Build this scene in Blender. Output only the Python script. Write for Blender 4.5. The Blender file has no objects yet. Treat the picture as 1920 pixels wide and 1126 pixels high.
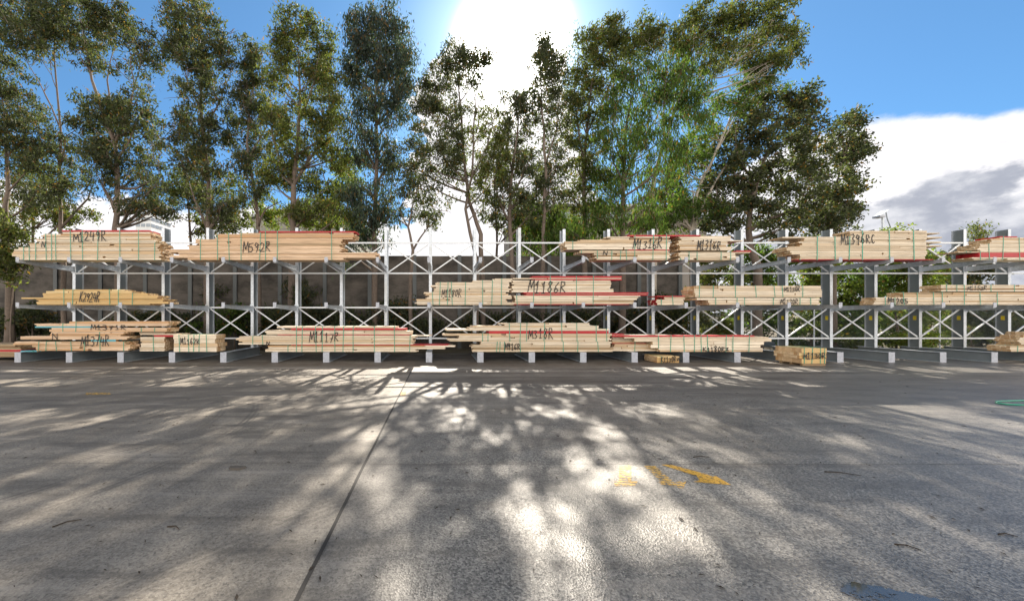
import bpy, math, random
import numpy as np
from mathutils import Vector

# ------------------------------------------------------------------ camera, sky, sun, exposure
S = bpy.context.scene
C = S.collection
F, PX, PY, H = 700.0, 824.0, 590.0, 1.6          # focal length and principal point in photo pixels, eye height
cam = bpy.data.objects.new('camera', bpy.data.cameras.new('camera')); C.objects.link(cam)
cam.location = (0, 0, H); cam.rotation_euler = (math.radians(90), 0, 0)
cam.data.sensor_width = 36; cam.data.lens = 36 * F / 1920
cam.data.shift_x = (960 - PX) / 1920; cam.data.shift_y = (PY - 563) / 1920
cam.data.clip_end = 3000; S.camera = cam
S.view_settings.view_transform = 'Standard'; S.view_settings.look = 'None'
S.view_settings.exposure = 1.5; S.view_settings.gamma = 1
SUN_AZ, SUN_EL = 10.8, 34.6
sd = bpy.data.lights.new('sun', 'SUN'); sd.energy = 5.0; sd.angle = math.radians(0.6); sd.color = (1.0, .90, .76)
sun = bpy.data.objects.new('sun', sd); C.objects.link(sun)
sun_dir = Vector((math.sin(math.radians(SUN_AZ)) * math.cos(math.radians(SUN_EL)),
                  math.cos(math.radians(SUN_AZ)) * math.cos(math.radians(SUN_EL)), math.sin(math.radians(SUN_EL))))
sun.rotation_euler = sun_dir.to_track_quat('Z', 'Y').to_euler()

class NB:
    """small node builder"""
    def __init__(s, tree): s.t = tree; s.n = tree.nodes; s.l = tree.links
    def put(s, sock, v):
        if isinstance(v, bpy.types.NodeSocket): s.l.new(v, sock)
        elif isinstance(v, (tuple, list)):
            sock.default_value = tuple(v) + ((1.0,) if len(v) == 3 and len(sock.default_value) == 4 else ())
        else: sock.default_value = v
    def m(s, op, a, b=0.0, c=0.0, clamp=False):
        n = s.n.new('ShaderNodeMath'); n.operation = op; n.use_clamp = clamp
        s.put(n.inputs[0], a); s.put(n.inputs[1], b)
        if len(n.inputs) > 2: s.put(n.inputs[2], c)
        return n.outputs[0]
    def smooth(s, v, a, b, lo=0.0, hi=1.0):
        n = s.n.new('ShaderNodeMapRange'); n.interpolation_type = 'SMOOTHSTEP'
        s.put(n.inputs[0], v)
        if a > b: a, b, lo, hi = b, a, hi, lo
        n.inputs[1].default_value = a; n.inputs[2].default_value = b; n.inputs[3].default_value = lo; n.inputs[4].default_value = hi
        return n.outputs[0]
    def mix(s, f, a, b, mode='MIX'):
        n = s.n.new('ShaderNodeMix'); n.data_type = 'RGBA'; n.blend_type = mode
        s.put(n.inputs[0], f); s.put(n.inputs[6], a); s.put(n.inputs[7], b)
        return n.outputs[2]
    def noise(s, vec, scale, detail=3.0, rough=.55, w=None):
        n = s.n.new('ShaderNodeTexNoise'); n.inputs['Scale'].default_value = scale
        n.inputs['Detail'].default_value = detail; n.inputs['Roughness'].default_value = rough
        if vec is not None: s.l.new(vec, n.inputs['Vector'])
        return n.outputs[0]
    def mapv(s, vec, scale=(1, 1, 1), loc=(0, 0, 0), rot=(0, 0, 0)):
        n = s.n.new('ShaderNodeMapping'); s.l.new(vec, n.inputs[0]); n.inputs[1].default_value = loc
        n.inputs[2].default_value = rot; n.inputs[3].default_value = scale
        return n.outputs[0]
    def xyz(s, vec):
        n = s.n.new('ShaderNodeSeparateXYZ'); s.l.new(vec, n.inputs[0]); return n.outputs
    def pos(s):
        return s.n.new('ShaderNodeNewGeometry').outputs['Position']
    def objc(s):
        return s.n.new('ShaderNodeTexCoord').outputs['Object']

w = bpy.data.worlds.new('World'); S.world = w; w.use_nodes = True
b = NB(w.node_tree); b.n.clear()
sky = b.n.new('ShaderNodeTexSky'); sky.sky_type = 'NISHITA'; sky.sun_disc = False
sky.sun_elevation = math.radians(SUN_EL); sky.sun_rotation = math.radians(SUN_AZ)
sky.air_density = 1.0; sky.dust_density = .4; sky.ozone_density = 2.2
d = b.n.new('ShaderNodeTexCoord').outputs['Generated']
x, y, z = b.xyz(d)
DEG = 180 / math.pi
az = b.m('MULTIPLY', b.m('ARCTAN2', x, y), DEG)
el = b.m('MULTIPLY', b.m('ARCSINE', z), DEG)
cv = b.n.new('ShaderNodeCombineXYZ'); b.l.new(b.m('MULTIPLY', az, .075), cv.inputs[0]); b.l.new(b.m('MULTIPLY', el, .105), cv.inputs[1])
cv = cv.outputs[0]
n1 = b.m('SUBTRACT', b.noise(cv, 2.2, 9.0, .62), .5)
n2 = b.m('SUBTRACT', b.noise(b.mapv(cv, (1, 1.1, 1), (3.3, 1, 7)), 2.4, 8.0, .55), .5)
n3 = b.noise(b.mapv(cv, (1, 1.2, 1), (2, 5, 1)), 2.6, 8.0, .6)
dot = b.n.new('ShaderNodeVectorMath'); dot.operation = 'DOT_PRODUCT'; b.l.new(d, dot.inputs[0]); dot.inputs[1].default_value = tuple(sun_dir)
sang = b.m('MULTIPLY', b.m('ARCCOSINE', b.m('MINIMUM', dot.outputs['Value'], 1.0)), DEG)
edge = b.m('SUBTRACT', b.m('ADD', 13.5, b.smooth(az, 25, 46, 0, 5.6)), b.smooth(az, 48, 60, 0, 3.0))
bump = b.m('MULTIPLY', b.smooth(b.m('ADD', az, b.m('MULTIPLY', n1, 14)), -6, -2), b.smooth(b.m('ADD', az, b.m('MULTIPLY', n2, 8)), 25, 15))
edge = b.m('ADD', edge, b.m('MULTIPLY', bump, b.smooth(az, -4, 7, 19, 27)))
back_fill = b.smooth(b.m('ABSOLUTE', az), 75, 110)  # unseen cloud bank behind the camera, added to light the pack fronts
edge = b.m('ADD', edge, b.m('MULTIPLY', back_fill, 27))
amp = b.smooth(az, 30, 45, 12, 3.0)
over = b.m('ADD', b.m('SUBTRACT', edge, el), b.m('MULTIPLY', n1, amp))
mask = b.smooth(over, -.2, 1.0)
# brightness: thick low parts grey on the right, very bright in front of the sun
grey = b.m('MULTIPLY', b.smooth(az, 30, 44), b.smooth(b.m('ADD', el, b.m('MULTIPLY', n2, 20)), 13.4, 11.0))
grey = b.m('MULTIPLY', grey, b.smooth(b.m('ABSOLUTE', az), 100, 80))
gvar = b.smooth(b.m('ADD', b.m('SUBTRACT', n3, .5), b.m('MULTIPLY', n2, .5)), -.12, .16)
white = b.mix(b.smooth(b.m('ABSOLUTE', az), 60, 110), (4.1, 4.02, 4.1), (11.0, 10.2, 9.2))  # second colour: the added cloud behind the camera, brightened as fill light
white = b.mix(b.smooth(n3, .50, .72, 0, .42), white, (2.5, 2.5, 2.7))
gcol = b.mix(gvar, (1.65, 1.75, 2.05), (3.0, 3.03, 3.2))
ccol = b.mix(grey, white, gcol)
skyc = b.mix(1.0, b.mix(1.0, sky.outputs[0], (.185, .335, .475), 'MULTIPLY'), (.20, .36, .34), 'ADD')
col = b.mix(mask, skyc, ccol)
halo = b.m('POWER', b.smooth(sang, 24, 1), 2.6)
glow = b.m('MULTIPLY', b.m('POWER', b.smooth(sang, 9.5, 0), 1.7), 60.0)
add = b.n.new('ShaderNodeCombineXYZ')
tot = b.m('ADD', b.m('MULTIPLY', halo, 2.6), glow)
for i, k in enumerate((1.0, .97, .93)): b.l.new(b.m('MULTIPLY', tot, k), add.inputs[i])
col = b.mix(1.0, col, add.outputs[0], 'ADD')
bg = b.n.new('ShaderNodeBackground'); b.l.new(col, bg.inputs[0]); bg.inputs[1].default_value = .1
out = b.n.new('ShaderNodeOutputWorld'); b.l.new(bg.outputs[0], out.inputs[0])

# ------------------------------------------------------------------ helpers
R = random.Random(7)
NR = np.random.default_rng(11)
def at(px, py, Y): return Vector(((px - PX) / F * Y, Y, H - (py - PY) / F * Y))
def X_(px, Y): return (px - PX) / F * Y
def Z_(py, Y): return H - (py - PY) / F * Y
def gnd(px, py):
    Y = F * H / (py - PY); return Vector(((px - PX) / F * Y, Y, 0))

class MB:
    def __init__(s): s.v = []; s.f = []; s.mi = []
    def hexa(s, p, mi=0, ends=None):
        k = len(s.v); s.v += [tuple(q) for q in p]
        fs = [(0, 3, 2, 1), (4, 5, 6, 7), (0, 1, 5, 4), (2, 3, 7, 6), (1, 2, 6, 5), (3, 0, 4, 7)]
        for i, f in enumerate(fs):
            s.f.append(tuple(k + a for a in f)); s.mi.append(ends if (ends is not None and i >= 4) else mi)
    def box(s, x0, x1, y0, y1, z0, z1, mi=0, ends=None):
        s.hexa([(x0, y0, z0), (x1, y0, z0), (x1, y1, z0), (x0, y1, z0), (x0, y0, z1), (x1, y0, z1), (x1, y1, z1), (x0, y1, z1)], mi, ends)
    def poly(s, pts, mi=0):
        k = len(s.v); s.v += [tuple(p) for p in pts]; s.f.append(tuple(range(k, k + len(pts)))); s.mi.append(mi)
    def tube(s, pts, rad, n=7, cap=True):
        pts = [Vector(p) for p in pts]; k0 = len(s.v); u = None
        for i, p in enumerate(pts):
            t = (pts[min(i + 1, len(pts) - 1)] - pts[max(i - 1, 0)]).normalized()
            if u is None: u = t.orthogonal().normalized()
            u = (u - t * u.dot(t)); u = u.normalized() if u.length > 1e-6 else t.orthogonal().normalized()
            v = t.cross(u); r = rad[i] if isinstance(rad, (list, tuple)) else rad
            for j in range(n):
                a = 2 * math.pi * j / n; s.v.append(tuple(p + (u * math.cos(a) + v * math.sin(a)) * r))
        for i in range(len(pts) - 1):
            for j in range(n):
                a = k0 + i * n + j; c = k0 + i * n + (j + 1) % n
                s.f.append((a, c, c + n, a + n)); s.mi.append(0)
        if cap:
            s.f.append(tuple(k0 + j for j in reversed(range(n)))); s.mi.append(0)
            s.f.append(tuple(k0 + (len(pts) - 1) * n + j for j in range(n))); s.mi.append(0)
    def prism(s, pts2, z0, z1, fn):
        """pts2: outline, fn(x, y, z) -> 3D"""
        n = len(pts2); k = len(s.v)
        s.v += [tuple(fn(a, c, z0)) for a, c in pts2] + [tuple(fn(a, c, z1)) for a, c in pts2]
        s.f.append(tuple(range(k, k + n))[::-1]); s.f.append(tuple(range(k + n, k + 2 * n))); s.mi += [0, 0]
        for i in range(n):
            j = (i + 1) % n; s.f.append((k + i, k + j, k + n + j, k + n + i)); s.mi.append(0)
    def build(s, name, mats, parent=None, smooth=False, origin=None):
        me = bpy.data.meshes.new(name)
        o0 = Vector(origin) if origin is not None else Vector((0, 0, 0))
        me.from_pydata([tuple(Vector(v) - o0) for v in s.v] if origin is not None else s.v, [], s.f)
        if not isinstance(mats, (list, tuple)): mats = [mats]
        for m in mats: me.materials.append(m)
        if len(mats) > 1: me.polygons.foreach_set('material_index', s.mi)
        if smooth: me.polygons.foreach_set('use_smooth', [True] * len(s.f))
        me.update()
        o = bpy.data.objects.new(name, me); C.objects.link(o)
        o.location = o0
        if parent is not None:
            o.parent = parent; o.location = o0 - parent.location
        return o

def tag(o, label, cat, group=None, kind=None):
    o['label'] = label
    if cat: o['category'] = cat
    if group: o['group'] = group
    if kind: o['kind'] = kind
    return o
def thing(name, loc, label, cat, group=None):
    o = bpy.data.objects.new(name, None); C.objects.link(o); o.location = loc; o.empty_display_size = .2
    return tag(o, label, cat, group)
def structure(o): o['kind'] = 'structure'; return o

def mat(name):
    m = bpy.data.materials.new(name); m.use_nodes = True
    nb = NB(m.node_tree); p = m.node_tree.nodes['Principled BSDF']
    return m, nb, p
def simple(name, col, rough=.6, metal=0.0, var=.15, scale=6.0, bump=0.0, spec=None):
    m, nb, p = mat(name)
    n = nb.noise(nb.objc(), scale, 5)
    c = nb.mix(n, tuple(k * (1 - var) for k in col), tuple(min(1, k * (1 + var)) for k in col))
    nb.l.new(c, p.inputs['Base Color']); p.inputs['Roughness'].default_value = rough; p.inputs['Metallic'].default_value = metal
    if spec is not None: p.inputs['Specular IOR Level'].default_value = spec
    if bump:
        bn = nb.n.new('ShaderNodeBump'); bn.inputs['Strength'].default_value = bump; nb.l.new(n, bn.inputs['Height']); nb.l.new(bn.outputs[0], p.inputs['Normal'])
    return m

def wood(name, a, c, grain=.42, end=False):
    m, nb, p = mat(name)
    g = nb.n.new('ShaderNodeNewGeometry').outputs['Random Per Island']
    o = nb.n.new('ShaderNodeObjectInfo').outputs['Random']
    r = nb.m('FRACT', nb.m('ADD', g, nb.m('MULTIPLY', o, 7.31)))
    base = nb.mix(r, tuple(k * f for k, f in zip(a, (.80, .74, .66))), c)
    r2 = nb.m('FRACT', nb.m('MULTIPLY', r, 13.7))
    base = nb.mix(nb.smooth(r2, .86, .9), base, tuple(k * f for k, f in zip(a, (.8, .66, .5))))
    pv = nb.pos()
    wv = nb.noise(nb.mapv(pv, (.9, 12, 30)), 1.6, 5, .6)
    col = nb.mix(nb.smooth(wv, .35, .75), base, tuple(k * (1 - grain) for k in a), 'MIX')
    kn = nb.n.new('ShaderNodeTexVoronoi'); kn.inputs['Scale'].default_value = 1.0; nb.l.new(nb.mapv(pv, (2.6, 2, 11)), kn.inputs['Vector'])
    col = nb.mix(nb.smooth(kn.outputs['Distance'], .10, .04, 0, .75), col, (.22, .10, .04))
    nb.l.new(col, p.inputs['Base Color']); p.inputs['Roughness'].default_value = .72
    return m

M = {}
M['pine'] = wood('pine_board', (.70, .585, .44), (.81, .71, .57))
M['yellow'] = wood('yellow_pine_board', (.68, .48, .22), (.80, .62, .34))
M['pink'] = wood('pinkish_pine_board', (.66, .45, .28), (.78, .59, .42))
M['end'] = wood('board_end_grain', (.50, .34, .19), (.70, .54, .35), .2)
M['old'] = wood('weathered_board', (.33, .23, .13), (.50, .37, .22))
M['red'] = simple('red_painted_board', (.38, .012, .018), .5, var=.25)
M['blue'] = simple('blue_treated_board', (.10, .32, .38), .6, var=.2)
M['strap'] = simple('green_strap', (.03, .26, .17), .35, var=.1)
M['ink'] = simple('black_marker', (.012, .011, .012), .5, var=.1)
M['galv'], nb, p = mat('galvanised_steel')
v = nb.n.new('ShaderNodeTexVoronoi'); v.inputs['Scale'].default_value = 26; nb.l.new(nb.pos(), v.inputs['Vector'])
cc = nb.mix(nb.xyz(v.outputs['Color'])[0], (.42, .46, .51), (.56, .60, .65))
cc = nb.mix(nb.smooth(nb.noise(nb.mapv(nb.pos(), (1, 1, .35)), 2.5, 5), .5, .75), cc, (.40, .41, .41))
nb.l.new(cc, p.inputs['Base Color']); p.inputs['Metallic'].default_value = .55; p.inputs['Roughness'].default_value = .42
M['galv_dark'] = simple('shaded_galvanised', (.20, .23, .25), .45, metal=.35, var=.2, scale=3)  # galvanised steel darkened: shade on the beam webs put into the colour
M['brace'] = simple('pale_steel_brace', (.60, .63, .66), .45, metal=.2, var=.08, scale=5)
M['plate'] = simple('pale_end_plate', (.36, .38, .43), .45, metal=.2, var=.4, scale=18)
M['yellow_sign'] = simple('yellow_sign_plate', (.72, .55, .03), .5)
M['bark'] = simple('grey_brown_bark', (.13, .10, .08), .9, var=.45, scale=9, bump=.6)
M['bark_pale'] = simple('pale_smooth_bark', (.34, .30, .25), .8, var=.35, scale=4, bump=.3)

def leaf(name, dark, light, trans=.45):
    m, nb, p = mat(name)
    g = nb.n.new('ShaderNodeNewGeometry').outputs['Random Per Island']
    c = nb.mix(g, dark, light)
    c = nb.mix(nb.smooth(nb.m('FRACT', nb.m('MULTIPLY', g, 17.3)), .93, .95), c, (.16, .09, .03))
    nb.l.new(c, p.inputs['Base Color']); p.inputs['Roughness'].default_value = .65; p.inputs['Specular IOR Level'].default_value = .18
    tr = nb.n.new('ShaderNodeBsdfTranslucent'); nb.l.new(nb.mix(1.0, c, (1.5, 1.75, .75), 'MULTIPLY'), tr.inputs[0])
    ms = nb.n.new('ShaderNodeMixShader'); ms.inputs[0].default_value = trans
    nb.l.new(p.outputs[0], ms.inputs[1]); nb.l.new(tr.outputs[0], ms.inputs[2])
    nb.l.new(ms.outputs[0], nb.n['Material Output'].inputs[0])
    return m
M['leaf_dark'] = leaf('dark_gum_leaves', (.028, .037, .025), (.088, .096, .050), .44)
M['leaf_blue'] = leaf('blue_grey_gum_leaves', (.024, .037, .034), (.062, .082, .064), .38)
M['leaf_olive'] = leaf('olive_gum_leaves', (.038, .050, .018), (.120, .128, .046), .50)
M['leaf_green'] = leaf('fresh_green_leaves', (.034, .058, .018), (.095, .142, .036), .50)
M['leaf_bright'] = leaf('bright_shrub_leaves', (.065, .090, .022), (.17, .20, .055), .52)

# ------------------------------------------------------------------ ground
g = MB(); g.poly([(-700, -300, -.03), (700, -300, -.03), (700, 1500, -.03), (-700, 1500, -.03)])
m, nb, p = mat('leaf_strewn_soil')
nz = nb.noise(nb.pos(), 1.2, 8, .65)
nb.l.new(nb.mix(nz, (.035, .032, .018), (.16, .125, .075)), p.inputs['Base Color']); p.inputs['Roughness'].default_value = .95
ground = structure(g.build('ground', m))

m, nb, p = mat('yard_concrete')
pos = nb.pos(); gx, gy, gz = nb.xyz(pos)
right = nb.smooth(gx, -.81, -.79)
big = nb.noise(pos, .45, 6, .6); mid = nb.noise(nb.mapv(pos, (1, .6, 1)), 2.2, 6, .65)
fine = nb.noise(pos, 38, 3, .7); grit = nb.noise(pos, 110, 2, .6)
left_c = nb.mix(nb.smooth(mid, .3, .7), (.130, .111, .089), (.265, .231, .186))
right_c = nb.mix(nb.smooth(mid, .3, .7), (.095, .086, .076), (.200, .181, .157))
base = nb.mix(right, left_c, right_c)
base = nb.mix(nb.smooth(big, .62, .38, 0, .45), base, (.105, .098, .092))
# exposed aggregate on the right hand slab
stone = nb.n.new('ShaderNodeTexVoronoi'); stone.inputs['Scale'].default_value = 82; nb.l.new(pos, stone.inputs['Vector'])
sr = nb.xyz(stone.outputs['Color'])[0]
agg = nb.mix(sr, (.035, .033, .031), (.46, .43, .38))
aggm = nb.m('MULTIPLY', nb.smooth(gx, -.8, .5, .22, .85), nb.smooth(gy, 9, 3.5, .25, 1))
base = nb.mix(aggm, base, agg)
base = nb.mix(nb.smooth(fine, .52, .66, 0, .7), base, (.055, .050, .047))
# tyre tracks: arcs worn into the dust
def ring(cx, cy, r, wd, amt, fx=(-99, -98, 98, 99)):
    dx = nb.m('SUBTRACT', gx, cx); dy = nb.m('SUBTRACT', gy, cy)
    rr = nb.m('SQRT', nb.m('ADD', nb.m('MULTIPLY', dx, dx), nb.m('MULTIPLY', dy, dy)))
    dd = nb.m('ABSOLUTE', nb.m('SUBTRACT', rr, r))
    t = nb.m('MULTIPLY', nb.smooth(dd, wd, wd * .5), amt)
    t = nb.m('MULTIPLY', t, nb.smooth(nb.m('SINE', nb.m('MULTIPLY', rr, 90)), -.6, .3, .25, 1))
    t = nb.m('MULTIPLY', t, nb.smooth(mid, .35, .6, .15, 1))
    return nb.m('MULTIPLY', t, nb.m('MULTIPLY', nb.smooth(gx, fx[0], fx[1]), nb.smooth(gx, fx[3], fx[2])))
tr = ring(-6.9, 4.9, 3.55, .11, .55, (-4.3, -4.0, -1, 0))
for a in [(-6.9, 4.9, 4.05, .12, .6, (-4.1, -3.3, -1, 0)), (-6.9, 4.7, 4.6, .10, .35, (-3.7, -3, -1, 0)), (-9.5, -3.0, 12.6, .16, .18), (-9.5, -3.0, 13.3, .16, .15),
          (4.0, -4.2, 13.2, .2, .8), (4.0, -4.2, 14.0, .2, .8), (7.5, -6, 15.4, .18, .7), (7.5, -6.0, 12.4, .16, .45), (10.5, -6.0, 13.1, .16, .35), (1.0, -9, 17.3, .2, .8), (1, -9, 18.1, .2, .8),
          (12, 0, 9.3, .14, .4), (-12, -8, 17.5, .2, .3)]:
    tr = nb.m('MAXIMUM', tr, ring(*a))
base = nb.mix(tr, base, (.060, .055, .052))
cr_ = nb.n.new('ShaderNodeTexVoronoi'); cr_.feature = 'DISTANCE_TO_EDGE'; cr_.inputs['Scale'].default_value = .55
wob = nb.n.new('ShaderNodeTexNoise'); wob.inputs['Scale'].default_value = 3.0; nb.l.new(pos, wob.inputs['Vector'])
va = nb.n.new('ShaderNodeVectorMath'); va.operation = 'MULTIPLY_ADD'; nb.l.new(wob.outputs['Color'], va.inputs[0]); va.inputs[1].default_value = (.5, .5, 0); nb.l.new(pos, va.inputs[2])
nb.l.new(va.outputs[0], cr_.inputs['Vector'])
crack = nb.m('MULTIPLY', nb.smooth(cr_.outputs['Distance'], .0035, .0012), nb.smooth(nb.noise(pos, .35, 2), .54, .60))
base = nb.mix(nb.m('MULTIPLY', crack, .7), base, (.04, .036, .033))
streak = nb.noise(nb.mapv(pos, (.35, 2.6, 1), (0, 0, 0), (0, 0, .12)), 1.5, 8, .65)
base = nb.mix(nb.smooth(streak, .50, .66, 0, .6), base, (.070, .062, .054))
base = nb.mix(nb.smooth(streak, .46, .34, 0, .45), base, (.30, .27, .235))
smear = nb.noise(nb.mapv(pos, (.14, 1.15, 1), (4, 9, 0), (0, 0, -.06)), 1.7, 7, .68)
base = nb.mix(nb.m('MULTIPLY', nb.smooth(smear, .50, .62, 0, .8), nb.smooth(gy, 7.5, 10.5)), base, (.055, .046, .038))
base = nb.mix(nb.m('MULTIPLY', nb.smooth(smear, .47, .38, 0, .6), nb.smooth(gy, 8, 11)), base, (.33, .30, .265))
spot = nb.n.new('ShaderNodeTexVoronoi'); spot.inputs['Scale'].default_value = 1.1; nb.l.new(va.outputs[0], spot.inputs['Vector'])
base = nb.mix(nb.m('MULTIPLY', nb.smooth(spot.outputs['Distance'], .16, .05, 0, .55), nb.smooth(nb.xyz(spot.outputs['Color'])[0], .6, .7)), base, (.06, .054, .05))
# dirt under the rack
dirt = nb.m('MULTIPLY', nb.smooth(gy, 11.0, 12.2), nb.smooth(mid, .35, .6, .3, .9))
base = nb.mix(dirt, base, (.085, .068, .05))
# damp film
wet = nb.m('MULTIPLY', nb.smooth(gx, -1.6, .8), nb.smooth(gy, 10.5, 3.0, .25, 1.0))
wet = nb.m('MULTIPLY', wet, nb.smooth(big, .32, .55, .35, 1.0))
bluewet = nb.smooth(nb.m('SUBTRACT', nb.m('MULTIPLY', gx, .9), gy), -2.2, .8)
wet = nb.m('MAXIMUM', wet, bluewet)
base = nb.mix(nb.m('MULTIPLY', wet, .35), base, (.06, .058, .058))
nb.l.new(base, p.inputs['Base Color'])
rg = nb.smooth(wet, 0, 1, .66, .40)
rg = nb.m('ADD', rg, nb.m('MULTIPLY', nb.m('SUBTRACT', mid, .5), .18))
nb.l.new(rg, p.inputs['Roughness']); nb.l.new(nb.smooth(bluewet, 0, 1, .40, .85), p.inputs['Specular IOR Level'])
bn = nb.n.new('ShaderNodeBump'); bn.inputs['Strength'].default_value = .5; bn.inputs['Distance'].default_value = .006
hh = nb.m('ADD', nb.m('MULTIPLY', stone.outputs['Distance'], nb.smooth(gx, -.8, .5, .25, .9)), nb.m('MULTIPLY', grit, .5))
nb.l.new(hh, bn.inputs['Height']); nb.l.new(bn.outputs[0], p.inputs['Normal'])
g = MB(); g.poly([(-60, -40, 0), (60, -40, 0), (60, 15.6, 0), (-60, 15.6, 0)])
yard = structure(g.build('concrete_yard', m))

M['joint'] = simple('joint_filler', (.025, .022, .02), .8, var=.3, scale=20)
g = MB()
ys = np.linspace(-6, 11.25, 60)
off = [R.uniform(-.004, .004) for _ in ys]
for i in range(59):
    g.poly([(-.815 + off[i], ys[i], .004), (-.787 + off[i] * .5, ys[i], .004), (-.787 + off[i + 1] * .5, ys[i + 1], .004), (-.815 + off[i + 1], ys[i + 1], .004)])
structure(g.build('expansion_joint', M['joint']))
g = MB()
for (y0, x0, x1) in ((4.0, -.78, 30), (4.03, -30, -.82), (5.15, -30, -.82), (8.0, -.78, 30), (8.2, -30, -.82)):
    g.poly([(x0, y0, .003), (x1, y0, .003), (x1, y0 + .0045, .003), (x0, y0 + .0045, .003)])
structure(g.build('saw_cut_joint', simple('saw_cut', (.07, .065, .06), .9)))

# puddle
m, nb, p = mat('puddle_water'); p.inputs['Base Color'].default_value = (.07, .063, .052, 1); p.inputs['IOR'].default_value = 1.5; p.inputs['Roughness'].default_value = .04
p.inputs['Specular IOR Level'].default_value = .9
bn = nb.n.new('ShaderNodeBump'); bn.inputs['Strength'].default_value = .05; nb.l.new(nb.noise(nb.pos(), 9, 2), bn.inputs['Height']); nb.l.new(bn.outputs[0], p.inputs['Normal'])
pa = nb.noise(nb.pos(), 48, 4, .7)
nb.l.new(nb.smooth(nb.m('ADD', pa, nb.m('MULTIPLY', nb.noise(nb.pos(), 7, 3), .6)), .66, .72), p.inputs['Alpha'])
def puddle(outline, seed):
    rr = random.Random(seed); pts = []
    for i in range(len(outline)):
        a, c = Vector(outline[i]), Vector(outline[(i + 1) % len(outline)])
        for k in range(9):
            q = a.lerp(c, k / 9); pts.append((q.x + rr.uniform(-.012, .012), q.y + rr.uniform(-.012, .012), .004))
    g = MB(); g.poly(pts); return structure(g.build('puddle_water', m))
puddle([(2.32, 2.16), (2.40, 2.22), (2.50, 2.23), (2.60, 2.18), (2.74, 2.14), (2.86, 2.06), (2.9, 1.9), (2.4, 1.9), (2.38, 2.06)], 3)

# painted markings (worn yellow)
m, nb, p = mat('worn_yellow_paint')
wv = nb.m('SINE', nb.m('MULTIPLY', nb.m('ADD', nb.xyz(nb.pos())[1], nb.m('MULTIPLY', nb.xyz(nb.pos())[0], .15)), 118))
wn = nb.noise(nb.pos(), 22, 4, .7)
al = nb.smooth(nb.m('ADD', nb.m('MULTIPLY', wv, .10), nb.m('MULTIPLY', nb.m('SUBTRACT', wn, .5), 1.6)), -.12, .12)
p.inputs['Base Color'].default_value = (.62, .36, .05, 1); p.inputs['Roughness'].default_value = .5
nb.l.new(nb.m('MULTIPLY', al, .92), p.inputs['Alpha'])
m2, nb2, p2 = mat('yellow_paint')
p2.inputs['Base Color'].default_value = (.62, .34, .035, 1); p2.inputs['Roughness'].default_value = .5
nb2.l.new(nb2.smooth(nb2.noise(nb2.pos(), 30, 5, .75), .36, .50), p2.inputs['Alpha'])
def paint(polys, label, m=m):
    g = MB()
    for pl in polys: g.poly([tuple(gnd(a, c) + Vector((0, 0, .004))) for a, c in pl])
    o = g.build('road_marking', m); tag(o, label, 'road marking'); return o
paint([[(1240, 871), (1258, 871), (1322, 888), (1336, 893), (1312, 900), (1306, 892)], [(1300, 903), (1342, 892), (1371, 909)]], 'worn yellow arrow painted on the concrete, pointing right', m2)
paint([[(1207, 873), (1229, 873), (1262, 902), (1240, 903)], [(1233, 903), (1287, 902), (1281, 916), (1262, 911), (1240, 908)]], 'striped worn yellow L shaped mark left of the painted arrow')
paint([[(1161, 872), (1184, 872), (1184, 902), (1160, 902)], [(1151, 902), (1196, 902), (1191, 911), (1153, 911)]], 'faintest striped yellow mark, furthest left beside the painted arrow')
paint([[(162, 736), (205, 736), (209, 739.5), (160, 739.5)]], 'short faded yellow line on the left of the yard')
paint([[(752, 734), (762, 734), (760, 741), (750, 741)]], 'small yellow dash beside the long dark joint')

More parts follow.
